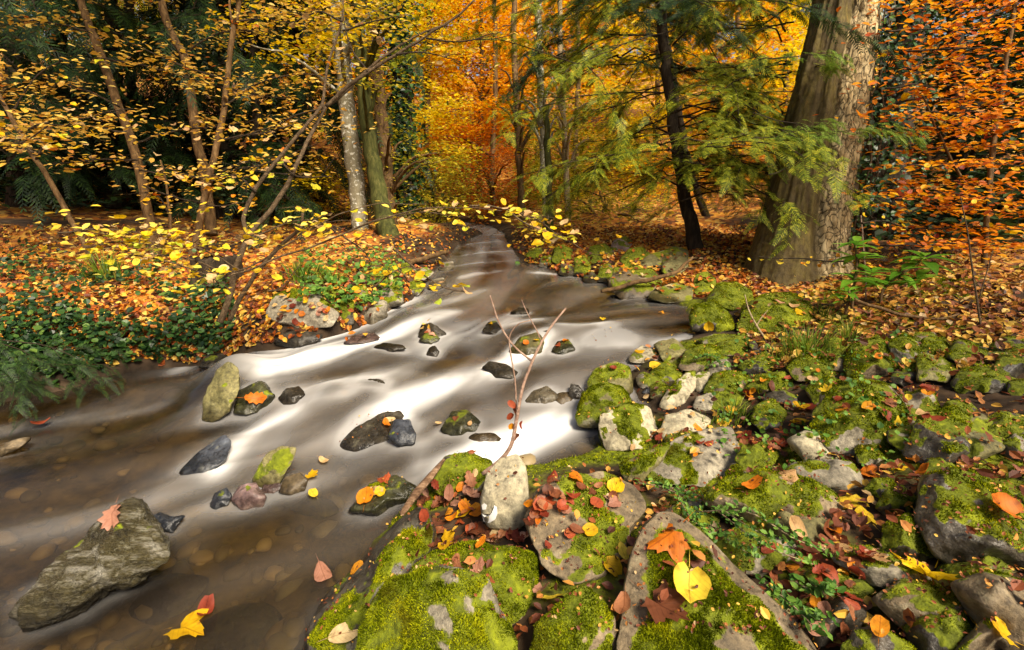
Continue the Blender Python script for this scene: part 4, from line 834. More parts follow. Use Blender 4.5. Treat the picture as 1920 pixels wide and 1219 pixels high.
# ------------------------------------------------------------------ leaves
def leaf_mesh(kind, curl, fold, seed, mat, stem=0.45):
    r_ = np.random.default_rng(seed)
    if kind == 'oval':
        t = np.linspace(0, 2 * math.pi, 14, endpoint=False); out = np.stack([0.31 * np.sin(t) * (1 - 0.18 * np.cos(t)), 0.5 - 0.5 * np.cos(t)], -1)
    elif kind == 'round':
        t = np.linspace(0, 2 * math.pi, 16, endpoint=False); rr = 0.47 * (1 + 0.04 * r_.standard_normal(16)); out = np.stack([rr * np.sin(t), 0.47 - rr * np.cos(t) * 0.98], -1); out[0, 1] += 0.10; out[8, 1] += 0.07
    elif kind == 'oak':
        t = np.linspace(0, 2 * math.pi, 22, endpoint=False); rr = 1 + 0.20 * np.cos(t * 11); out = np.stack([0.30 * np.sin(t) * rr * (1 - 0.25 * np.cos(t)), 0.5 - 0.5 * np.cos(t) * (0.9 + 0.1 * rr)], -1)
    else:   # maple
        a = np.radians([0, 9, 16, 27, 36, 46, 55, 64, 75, 86, 98, 110, 124, 150, 180]); rr = np.array([.66, .52, .54, .40, .36, .50, .50, .64, .48, .42, .38, .46, .30, .26, .12])
        a = np.r_[a, 2 * math.pi - a[-2:0:-1]]; rr = np.r_[rr, rr[-2:0:-1]]
        out = np.stack([rr * np.sin(a), 0.40 + rr * np.cos(a)], -1)
    out = out * (1 + 0.03 * r_.standard_normal(out.shape))
    c = np.array([[0, 0.45]]); P2 = np.vstack([c, out, [[-0.012, 0.0], [0.012, 0.0], [0.03, -stem]]])
    x, y = P2.T; z = fold * np.abs(x) + curl * ((y - 0.45) ** 2 * 1.3 + 0.5 * x * x) + 0.03 * r_.standard_normal(len(x)) * (np.arange(len(x)) > 0)
    z[-3:] = z[-3:] * 0.2; V = np.stack([x, y, z], -1); k = len(out)
    Fc = [[0, 1 + j, 1 + (j + 1) % k] for j in range(k)] + [[k + 1, k + 2, k + 3]]
    return mesh_data('leaf', V, np.array(Fc), mat, True)
LEAF = {}
def leaf_data(kind, color):
    key = (kind, color)
    if key not in LEAF: LEAF[key] = [leaf_mesh(kind, c, f, 7 + i, M['leaf_' + color]) for i, (c, f) in enumerate([(0.35, 0.25), (-0.6, 0.45), (0.9, 0.2), (0.2, -0.45), (0.7, 0.6)])]
    return random.choice(LEAF[key])

def place(me, name, p, nrm, size, parent=None, spin=None, fwd=None):
    o = bpy.data.objects.new(name, me); COL.objects.link(o)
    q = Vector(nrm).to_track_quat('Z', 'Y') @ Quaternion((0, 0, 1), random.uniform(0, 6.28) if spin is None else spin)
    if parent is not None: o.parent = parent; p = Vector(p) - parent.matrix_basis.translation
    o.location = p; o.rotation_mode = 'QUATERNION'; o.rotation_quaternion = q; o.scale = (size, size, size)
    return o
KINDW = {'oval': 'oval', 'round': 'rounded', 'oak': 'lobed oak', 'maple': 'maple'}
CW = {'yellow': 'yellow', 'orange': 'orange', 'red': 'red', 'brown': 'brown', 'tan': 'cream tan', 'pink': 'pinkish brown', 'green': 'green', 'lime': 'lime yellow'}
NLEAF = 0
LSEEN = {}
def fallen(px, py, size_px, kind, color, label=None, lift=0.004, air=False):
    global NLEAF
    dr = Vector(ray(px, py)); hitp, nrm, idx, dist = BV.ray_cast(Vector(CAM), dr.normalized())
    if hitp is None: return None
    dep = dist / dr.length; lvw = samp(LEV, hitp.x, hitp.y)
    wet = samp(INS.astype(float), hitp.x, hitp.y) > 0.5 and hitp.z < lvw + 0.004
    if wet:
        dep = hit(px, py); hitp = Vector(CAM + ray(px, py) * dep); hitp.z += 0.012; nrm = Vector((0, 0, 1))
    n2 = (Vector(nrm) * 1.0 + Vector((random.gauss(0, .22), random.gauss(0, .22), 0.35))).normalized()
    sz = size_px * dep / F * 1.12
    p = hitp + n2 * (lift + 0.06 * sz) - Vector((0, 0, 0))
    me = leaf_data(kind, color); o = bpy.data.objects.new('fallen_leaf', me); COL.objects.link(o)
    q = n2.to_track_quat('Z', 'Y') @ Quaternion((0, 0, 1), random.uniform(0, 6.28))
    off = q @ Vector((0, -0.45 * sz, 0)); o.location = p + off; o.rotation_mode = 'QUATERNION'; o.rotation_quaternion = q; o.scale = (sz, sz, sz)
    own = OWNER[idx]
    where = 'floating on the stream' if wet else ('on the ' + ROCKS[own] if own >= 0 else 'on the bare ground')
    if own < 0 and not wet:
        where += ' of the left bank' if px < 900 else (' by the big trunk' if py < 640 else (' in the lower right corner' if py > 1000 else ' between the right bank rocks'))
    lb = label or ' '.join(f'{CW[color]} {KINDW[kind]} leaf {where}'.split()[:16])
    tag(o, lb, 'leaf', 'fallen leaves ' + ' '.join(where.split()[:9])); NLEAF += 1
    return o

hand = [(1253, 1008, 78, 'maple', 'orange', 'large orange maple leaf standing on the tip of big slab'), (1290, 1100, 64, 'round', 'yellow', 'large bright yellow leaf with stalk lying on big slab'), (1308, 1057, 30, 'oval', 'brown', None),
 (1238, 1142, 84, 'maple', 'brown', 'large dry brown folded leaf on the big moss slab'), (1172, 1140, 44, 'oval', 'brown', 'curled brown leaf hanging over left edge of big slab'), (1155, 917, 32, 'round', 'yellow', None), (1105, 999, 28, 'round', 'yellow', None),
 (1145, 1064, 38, 'round', 'yellow', None), (1165, 1034, 30, 'oval', 'yellow', None), (1040, 1128, 36, 'oval', 'yellow', None), (1015, 1114, 40, 'oak', 'pink', None), (838, 1020, 42, 'maple', 'yellow', None), (872, 968, 34, 'round', 'yellow', None),
 (668, 1070, 32, 'oval', 'orange', 'single orange leaf on the dark sloping mossy boulder'), (640, 1190, 48, 'oval', 'tan', 'cream curled leaf near the bottom of sloping boulder'), (895, 1074, 32, 'oak', 'pink', None), (1000, 944, 30, 'round', 'orange', None), (1015, 1062, 32, 'oval', 'orange', None),
 (1595, 948, 50, 'oak', 'yellow', 'yellow lobed leaf beside a rounded yellow leaf'), (1625, 972, 42, 'round', 'yellow', 'rounded yellow leaf right of yellow lobed leaf'), (1740, 1090, 82, 'maple', 'yellow', 'largest bright yellow leaf in the lower right'), (1637, 1052, 44, 'maple', 'tan', 'pale cream leaf on the streaked grey slab'),
 (1872, 957, 48, 'round', 'orange', 'single round orange leaf on the large dark boulder'), (1408, 916, 34, 'oval', 'orange', None), (1474, 892, 36, 'round', 'tan', 'cream rounded leaf left of flat grey rock'), (1307, 849, 22, 'round', 'tan', 'cream leaf lying on the pale grey slab'), (1625, 892, 40, 'maple', 'orange', None),
 (1682, 879, 30, 'maple', 'yellow', None), (1716, 870, 34, 'oval', 'orange', None), (1738, 893, 34, 'oval', 'orange', None), (1490, 992, 38, 'oval', 'tan', 'cream pointed leaf leaning on the pointed moss rock'), (1500, 771, 28, 'round', 'yellow', None), (1502, 800, 30, 'round', 'yellow', None), (1370, 778, 24, 'round', 'yellow', None),
 (1355, 792, 26, 'round', 'yellow', None), (1817, 1160, 48, 'oval', 'yellow', 'curled yellow leaf near the bottom right corner'), (1872, 1190, 50, 'maple', 'yellow', 'dull yellow leaf in the bottom right corner'), (1650, 1186, 44, 'oval', 'orange', None), (350, 1190, 66, 'maple', 'yellow', 'yellow orange leaf stranded on sunken slab, bottom left'),
 (385, 1160, 40, 'oval', 'red', 'dark red leaf stuck behind the stranded yellow leaf'), (214, 966, 48, 'oak', 'pink', 'pinkish leaf on top of the long jagged wet rock'), (475, 748, 32, 'oak', 'orange', 'orange leaf on the dark green veined rock'), (583, 900, 26, 'maple', 'yellow', None), (688, 935, 34, 'round', 'orange', None), (706, 922, 26, 'oak', 'tan', None),
 (722, 902, 30, 'maple', 'red', None), (712, 925, 20, 'round', 'yellow', None), (696, 771, 20, 'round', 'orange', None), (728, 790, 20, 'oval', 'tan', None), (722, 796, 20, 'oval', 'orange', None), (645, 737, 14, 'round', 'yellow', None), (1328, 611, 18, 'round', 'yellow', None), (1228, 687, 20, 'round', 'yellow', None), (1198, 659, 18, 'round', 'yellow', None),
 (1150, 694, 12, 'round', 'red', None), (1580, 770, 22, 'oval', 'orange', None), (1625, 772, 26, 'oval', 'orange', None), (1640, 765, 18, 'oval', 'orange', None), (1552, 735, 20, 'maple', 'yellow', None), (1520, 712, 18, 'oval', 'tan', None), (1680, 800, 30, 'maple', 'yellow', None), (1760, 785, 26, 'oval', 'red', None), (1735, 783, 18, 'oval', 'red', None),
 (1462, 572, 16, 'oval', 'pink', None), (1484, 576, 16, 'oval', 'tan', None), (1495, 585, 22, 'round', 'yellow', None), (1005, 960, 30, 'oval', 'red', None), (962, 1000, 30, 'oval', 'red', None), (888, 1000, 24, 'oval', 'red', None), (920, 1010, 30, 'oval', 'brown', None), (1560, 965, 30, 'oak', 'pink', None), (1565, 1000, 34, 'oval', 'orange', None),
 (1555, 1022, 40, 'oval', 'tan', None), (1500, 1035, 30, 'oval', 'brown', None), (605, 1080, 44, 'oval', 'pink', 'pinkish leaf drifting beside the sloping mossy boulder'), (10, 694, 22, 'oval', 'orange', None), (85, 800, 24, 'oval', 'red', 'red leaf caught at the tan stone, left edge'), (590, 935, 24, 'oval', 'yellow', None), (605, 870, 18, 'oval', 'tan', None), (270, 1175, 0, '', '', None)]
for hnd in hand[:-1]: fallen(*hnd)
# small leaves on the grey boulder of the left bank and on stream rocks
for (a, b, c) in [(534, 578, 'orange'), (541, 583, 'orange'), (550, 575, 'red'), (558, 583, 'orange'), (565, 590, 'orange'), (577, 568, 'yellow'), (588, 580, 'pink'), (597, 588, 'pink'), (604, 583, 'pink'), (611, 586, 'red'), (616, 582, 'orange'), (584, 572, 'tan'), (600, 570, 'tan'), (552, 604, 'red'), (526, 592, 'tan'), (505, 598, 'yellow'), (517, 605, 'tan'), (566, 558, 'yellow'), (540, 560, 'tan'), (610, 600, 'tan'),
                  (803, 623, 'pink'), (811, 628, 'pink'), (920, 607, 'yellow'), (1006, 640, 'yellow'), (985, 644, 'orange'), (1046, 648, 'red'), (1130, 606, 'yellow'), (1060, 640, 'orange'), (820, 800, 'tan'), (880, 795, 'tan'), (855, 785, 'brown'), (1240, 590, 'orange'), (1255, 538, 'tan'), (1270, 545, 'orange'), (1235, 545, 'tan'), (1180, 505, 'orange'), (1205, 520, 'tan'), (1165, 500, 'orange'), (1130, 480, 'yellow'), (1100, 500, 'yellow'), (1085, 482, 'yellow'), (1140, 510, 'tan')]:
    fallen(a, b, 12, random.choice(['oval', 'round']), c)
# the drift of red and brown leaves round the pale stone, and the heaps between the right-hand rocks
def scatter_px(n, cx, cyy, sx, sy, size, weights, kinds=('oval', 'oval', 'oval', 'oak', 'round', 'oval')):
    for _ in range(n):
        c = random.choices(list(weights), list(weights.values()))[0]
        fallen(random.gauss(cx, sx), random.gauss(cyy, sy), size * random.uniform(.55, 1.05), random.choice(kinds), c, lift=random.uniform(0.001, 0.016))
DR = {'red': 3, 'brown': 5, 'pink': 3, 'orange': 2, 'tan': 2, 'yellow': 1}
scatter_px(34, 858, 950, 32, 38, 30, DR); scatter_px(12, 950, 1010, 40, 8, 30, DR); scatter_px(18, 1025, 960, 24, 28, 28, {'red': 5, 'brown': 4, 'orange': 2, 'pink': 1})
scatter_px(16, 1110, 930, 50, 22, 26, {'red': 4, 'brown': 4, 'pink': 3, 'orange': 1}); scatter_px(34, 1580, 1090, 52, 42, 34, {'red': 4, 'brown': 6, 'orange': 2, 'pink': 2, 'tan': 1})
scatter_px(14, 1530, 1020, 30, 20, 30, {'red': 3, 'brown': 5, 'tan': 1}); scatter_px(16, 1700, 745, 40, 30, 24, {'brown': 4, 'red': 3, 'tan': 2, 'yellow': 2, 'orange': 2})
scatter_px(10, 1395, 830, 14, 10, 22, {'brown': 4, 'red': 4}); scatter_px(10, 1465, 830, 18, 14, 24, {'brown': 4, 'red': 4}); scatter_px(14, 1440, 735, 60, 20, 20, {'brown': 3, 'red': 2, 'tan': 3, 'yellow': 2, 'orange': 2}); scatter_px(10, 1290, 815, 40, 14, 18, {'tan': 3, 'orange': 3, 'red': 2})

ORD = ['first', 'second', 'third', 'fourth', 'fifth', 'sixth', 'seventh', 'eighth', 'ninth', 'tenth', 'eleventh', 'twelfth']
def number_leaves():
    same = {}
    for o in list(COL.objects):
        if o.name.startswith('fallen_leaf'): same.setdefault(o['label'], []).append(o)
    for lb, os_ in same.items():
        if len(os_) < 2: continue
        os_.sort(key=lambda o: o.location.x / max(o.location.y, .1))
        for k, o in enumerate(os_):
            head, tail = lb.split(' leaf ', 1); pos = ('left hand', 'right hand')[k] if len(os_) == 2 else (ORD[k] + ' from left' if k < 12 else 'far right')
            o['label'] = ' '.join((f'{head} leaf, {pos} one, {tail}').split()[:16])
number_leaves()

def lichen_patch(px_poly, rock_label):
    own = ROCKS.index(rock_label); pr = [o for o in COL.objects if o.get('label') == rock_label][0]; V = []
    pts2 = [(np.mean([p[0] for p in px_poly]), np.mean([p[1] for p in px_poly]))] + px_poly
    for a, b in pts2:
        hp, nr, ix, ds = BV.ray_cast(Vector(CAM), Vector(ray(a, b)).normalized()); V.append(np.array(hp + nr * .0025))
    k = len(px_poly); o = mk('white_patch', np.array(V) , np.array([[0, 1 + j, 1 + (j + 1) % k] for j in range(k)]), M['lichen'], None, True, origin=np.array(pr.location)); o.parent = pr; o.location = (0, 0, 0)
m_, t_ = newmat('white_lichen'); b_ = N(t_, 'ShaderNodeBsdfPrincipled', Roughness=.9); b_.inputs['Base Color'].default_value = (.72, .70, .66, 1); t_.links.new(b_.outputs[0], N(t_, 'ShaderNodeOutputMaterial').inputs[0]); M['lichen'] = m_
for pp in ([(904, 947), (909, 943), (914, 947), (912, 955), (906, 956)], [(904, 962), (909, 969), (918, 966), (925, 958), (927, 947), (932, 950), (933, 962), (929, 973), (918, 980), (908, 977)]):
    lichen_patch(pp, 'smooth pale oval stone standing upright with white patch')

def field(name, label, pts_, nrm_, size, mat, cat='leaf litter', parent=None, aspect=0.62, kind='stuff', cup=0.25, origin=None):
    """many small bent leaves joined in one mesh"""
    n = len(pts_); nrm_ = nrm_ / (np.linalg.norm(nrm_, axis=1)[:, None] + 1e-9)
    r = rng.normal(0, 1, (n, 3)); u = np.cross(nrm_, r); u /= np.linalg.norm(u, axis=1)[:, None] + 1e-9; v = np.cross(nrm_, u)
    L = np.array([[0, -.5, 0], [.5, -.12, cup], [.42, .25, cup], [0, .5, 0.1], [-.42, .25, cup], [-.5, -.12, cup]])
    L = L[None] * (size[:, None, None] if np.ndim(size) else size); L = L * np.array([aspect, 1, .5])
    W = pts_[:, None, :] + L[..., 0:1] * u[:, None, :] + L[..., 1:2] * v[:, None, :] + L[..., 2:3] * nrm_[:, None, :]
    Fb = np.array([[0, 1, 2], [0, 2, 3], [0, 3, 4], [0, 4, 5]])
    FF = (np.arange(n)[:, None, None] * 6 + Fb[None]).reshape(-1, 3)
    o = mk(name, W.reshape(-1, 3), FF, mat, parent, False, origin=origin)
    if kind: o['kind'] = kind
    if parent is None: tag(o, label, cat)
    return o

def drop(n, sampler, keepf=None, steep=0.35):
    """drop points straight down onto rocks and ground"""
    Pn, Nn = [], []
    for x, y in sampler(n):
        hp, nr, idx, ds = BV.ray_cast(Vector((x, y, 3.0)), Vector((0, 0, -1)))
        if hp is None or nr.z < steep: continue
        if samp(INS.astype(float), x, y) > 0.3 and hp.z < samp(LEV, x, y) + 0.02: continue
        if keepf and not keepf(hp, OWNER[idx]): continue
        Pn.append(hp + Vector((0, 0, random.uniform(.004, .03)))); Nn.append(nr)
    return np.array(Pn), np.array(Nn)

def px_sampler(x0, x1, y0, y1):
    def f(n):
        T = np.linspace(0.4, 13, 420)
        for st in range(0, n, 500):
            m = min(500, n - st); d_ = ray(rng.uniform(x0, x1, m), rng.uniform(y0, y1, m)); z = CAM[2] + d_[:, 2:3] * T - samp(HR, d_[:, 0:1] * T, d_[:, 1:2] * T)
            neg = z < 0; k = neg.argmax(1); ok = neg.any(1)
            tt = T[k]; yield from zip((d_[:, 0] * tt)[ok], (d_[:, 1] * tt)[ok])
    return f
def litter(name, label, n, box, size, mat, tilt=0.45, keepf=None):
    Pn, Nn = drop(n, px_sampler(*box), keepf)
    dist = np.linalg.norm(Pn - CAM, axis=1)
    Nn = Nn + rng.normal(0, tilt, Nn.shape)
    return field(name, label, Pn, Nn, size * rng.uniform(.7, 1.25, len(Pn)), mat)
offrock = lambda hp, own: own < 0 or random.random() < 0.10
litter('leaf_litter', 'carpet of orange leaves under the trees of the left bank', 12500, (-300, 900, 425, 690), .043, M['litter'], keepf=offrock)
litter('leaf_litter', 'carpet of orange leaves behind the right bank boulders', 6500, (960, 1450, 425, 560), .045, M['litter'], keepf=offrock)
litter('leaf_litter', 'yellow and brown leaf litter around the big trunk and rightward', 6000, (1380, 2050, 470, 700), .042, M['litter_mid'], keepf=offrock)
litter('leaf_litter', 'wet brown leaf litter between the right bank rocks', 2300, (1180, 2000, 660, 1230), .030, M['litter_dark'], keepf=lambda hp, own: own < 0 or random.random() < 0.05)
litter('leaf_litter', 'brown and yellow leaf litter beyond the right-hand rocks', 3000, (1940, 2900, 560, 1300), .040, M['litter_mid'], keepf=offrock)
litter('leaf_litter', 'brown leaf scraps in the gaps of foreground rocks', 400, (780, 1250, 880, 1219), .026, M['litter_dark'], keepf=lambda hp, own: own < 0 or random.random() < 0.12)

litter('plant_debris', 'tiny brown needles and bark scraps on foreground moss', 2600, (560, 1960, 860, 1260), .009, M['litter_dark'], .6, lambda hp, own: own >= 0)
litter('plant_debris', 'tiny tan scraps on the mid right moss rocks', 1500, (1080, 1960, 560, 880), .012, M['litter_mid'], .6, lambda hp, own: own >= 0)
# ------------------------------------------------------------------ plants
def zground(p): return float(samp(HR, p[0], p[1]))

def sprays(centers, radii, per, tilt=0.25, flat=0.10):
    """flat layers of leaves: positions and normals"""
    k = len(centers); c = np.repeat(centers, per, 0); R = np.repeat(np.broadcast_to(radii, (k,)), per)
    a = rng.uniform(0, 2 * math.pi, len(c)); q = np.sqrt(rng.random(len(c))) * R
    tl = np.repeat(rng.normal(0, 0.16, (k, 2)), per, 0); dx, dy = q * np.cos(a), q * np.sin(a)
    p = c + np.stack([dx, dy, rng.normal(0, flat, len(c)) * R + tl[:, 0] * dx + tl[:, 1] * dy], -1)
    n = np.stack([rng.normal(0, tilt, len(c)) - tl[:, 0], rng.normal(0, tilt, len(c)) - tl[:, 1], np.ones(len(c))], -1)
    return p, n

def blob_points(blobs, nspray, depth, dspread):
    """spray centres spread through crown lobes given as (px, py, rx, ry)"""
    out = []
    wts = np.array([b[2] * b[3] for b in blobs], float); wts /= wts.sum()
    for b, wq in zip(blobs, wts):
        m = max(3, int(nspray * wq)); th = rng.uniform(0, 2 * math.pi, m); q = np.sqrt(rng.random(m)); 
        out.append(P(b[0] + b[2] * q * np.cos(th), b[1] + b[3] * q * np.sin(th), depth + rng.normal(0, dspread, m)))
    return np.vstack(out)

def pxline(pl, depth):
    pl = np.array(pl, float); dp = np.broadcast_to(np.asarray(depth, float), (len(pl),)) if np.ndim(depth) == 0 else np.interp(np.linspace(0, 1, len(pl)), np.linspace(0, 1, len(depth)), depth)
    return P(pl[:, 0], pl[:, 1], dp)

def wood(parent, name, pl, depth, rpx, mat, seg=8, jitter=0.0, n=None):
    W = pxline(pl, depth); dm = float(np.mean(depth)); r = np.array(rpx, float) * dm / F
    r = np.interp(np.linspace(0, 1, len(W)), np.linspace(0, 1, len(r)), r)
    V, Tr = tube_geo(W, r, seg, n, jitter); return mk(name, V, Tr, mat, parent), W

def root_at(name, px, py, depth, label, cat='tree', group=None):
    p = P(px, py, depth); o = empty(name, p); tag(o, label, cat, group); return o

def hang_leaves(parent, W, n, spread, size, colors, kinds=('round', 'oval'), down=0.02, stuff=0, stuffmat=None, t0=0.15, flat=0.25):
    """leaves on a branch polyline: n as parts of their own, more joined as foliage"""
    C = catmull(W, 60); st = int(60 * t0)
    for _ in range(n):
        c = C[random.randrange(st, 60)]; p = c + np.array([random.gauss(0, spread), random.gauss(0, spread), random.gauss(-down, spread * flat)])
        col = random.choices(list(colors), list(colors.values()))[0]
        nr = Vector((random.gauss(0, .35), random.gauss(-.15, .35), 1)).normalized()
        place(leaf_data(random.choice(kinds), col), 'leaf', p, nr, size * random.uniform(.65, 1.2), parent)
    if stuff:
        k = rng.integers(st, 60, stuff); p = C[k] + rng.normal(0, 1, (stuff, 3)) * np.array([spread * 1.3, spread * 1.3, spread * flat * 1.3])
        nn = np.stack([rng.normal(0, .3, stuff), rng.normal(-.1, .3, stuff), np.ones(stuff)], -1)
        return p, nn
    return np.zeros((0, 3)), np.zeros((0, 3))

# frond shapes for the conifers
def frond_unit():
    tris = []
    V = []
    def loz(a, d, L, w_):
        s = np.array([-d[1], d[0], 0]); b = len(V); V.extend([a - s * w_ * .35, a + s * w_ * .35, a + d * L * .55 + s * w_, a + d * L, a + d * L * .55 - s * w_]); tris.extend([[b, b + 1, b + 2], [b, b + 2, b + 4], [b + 4, b + 2, b + 3]])
    for k in range(11):
        x = 0.08 + 0.085 * k; L = 0.34 * (1 - 0.75 * k / 11)
        for sgn in (1, -1):
            a = math.radians(52 + 4 * math.sin(k)); d_ = np.array([math.cos(a), sgn * math.sin(a), -0.10]); d_ /= np.linalg.norm(d_); loz(np.array([x, 0, -0.10 * x * x]), d_, L, 0.020)
    loz(np.array([0., 0, 0]), np.array([1., 0, -0.06]), 1.05, 0.014)
    return np.array(V), np.array(tris)
FV, FT = frond_unit()
def fronds(bases, dirs, sizes, droop=0.35):
    n = len(bases); dirs = dirs / (np.linalg.norm(dirs, axis=1)[:, None] + 1e-9); upv = np.array([0, 0, 1.0]) + rng.normal(0, .25, (n, 3))
    s = np.cross(upv, dirs); s /= np.linalg.norm(s, axis=1)[:, None] + 1e-9; u = np.cross(dirs, s)
    L = FV[None] * sizes[:, None, None]
    W = bases[:, None] + L[..., 0:1] * dirs[:, None] + L[..., 1:2] * s[:, None] + L[..., 2:3] * u[:, None]
    W[..., 2] -= droop * (FV[None, :, 0] ** 2) * sizes[:, None]
    return W.reshape(-1, 3), (np.arange(n)[:, None, None] * len(FV) + FT[None]).reshape(-1, 3)

def conifer_boughs(parent, lines, depthf, per, fsize, mat, name='crown', twigmat='bark_dark', droop=0.35, twr=1.8, shoots=5):
    """boughs given as photo polylines; side shoots and small fronds along each"""
    B, Dd, S = [], [], []; tw = MB()
    def clothe(C, m):
        T = np.gradient(C, axis=0); T /= np.linalg.norm(T, axis=1)[:, None] + 1e-9
        k = (rng.random(m) ** 0.7 * (len(C) - 1)).astype(int); sgn = np.where(rng.random(m) < .5, 1, -1)
        side = np.cross(T[k], [0, 0, 1.0]); side /= np.linalg.norm(side, axis=1)[:, None] + 1e-9
        dv = T[k] * 0.8 + side * sgn[:, None] * rng.uniform(.2, 1.1, m)[:, None] + np.stack([np.zeros(m), np.zeros(m), rng.normal(-.02, .16, m)], -1)
        B.append(C[k] + rng.normal(0, .02, (m, 3))); Dd.append(dv); S.append(fsize * rng.uniform(.5, 1.3, m))
    for ln in lines:
        pl, dp = ln[0], ln[1]; W = pxline(pl, dp) + rng.normal(0, .03, (len(pl), 3)); C = catmull(W, 40); T = np.gradient(C, axis=0); T /= np.linalg.norm(T, axis=1)[:, None]
        dm = float(np.mean(dp)); V, Tr = tube_geo(W, np.linspace(twr, 0.5, len(W)) * dm / F, 5, 14, 0.02); tw.add(V, Tr)
        Lw = np.linalg.norm(C[-1] - C[0]); clothe(C[10:], max(4, int(per * Lw * .5)))
        for q in range(shoots):
            k = random.randrange(8, 38); sd_ = np.cross(T[k], [0, 0, 1.0]); sd_ /= np.linalg.norm(sd_) + 1e-9; sg = random.choice((-1, 1))
            dv = T[k] * random.uniform(.4, .9) + sd_ * sg * random.uniform(.3, 1.0) + np.array([0, 0, random.gauss(-.04, .15)]); L = Lw * random.uniform(.2, .5)
            e = C[k] + dv / np.linalg.norm(dv) * L; W2 = np.array([C[k], (C[k] + e) / 2 + np.array([0, 0, .05 * L]), e - np.array([0, 0, .12 * L])])
            V, Tr = tube_geo(W2, [.5 * twr * dm / F, .35 * twr * dm / F, .0008], 4, 8, .01); tw.add(V, Tr); clothe(catmull(W2, 20), max(3, int(per * L)))
    o = tw.build('bough', M[twigmat], parent); o['kind'] = 'stuff'
    V, Tr = fronds(np.vstack(B), np.vstack(Dd), np.concatenate(S), droop)
    o = mk(name, V, Tr, M[mat], parent, False); o['kind'] = 'stuff'; return o

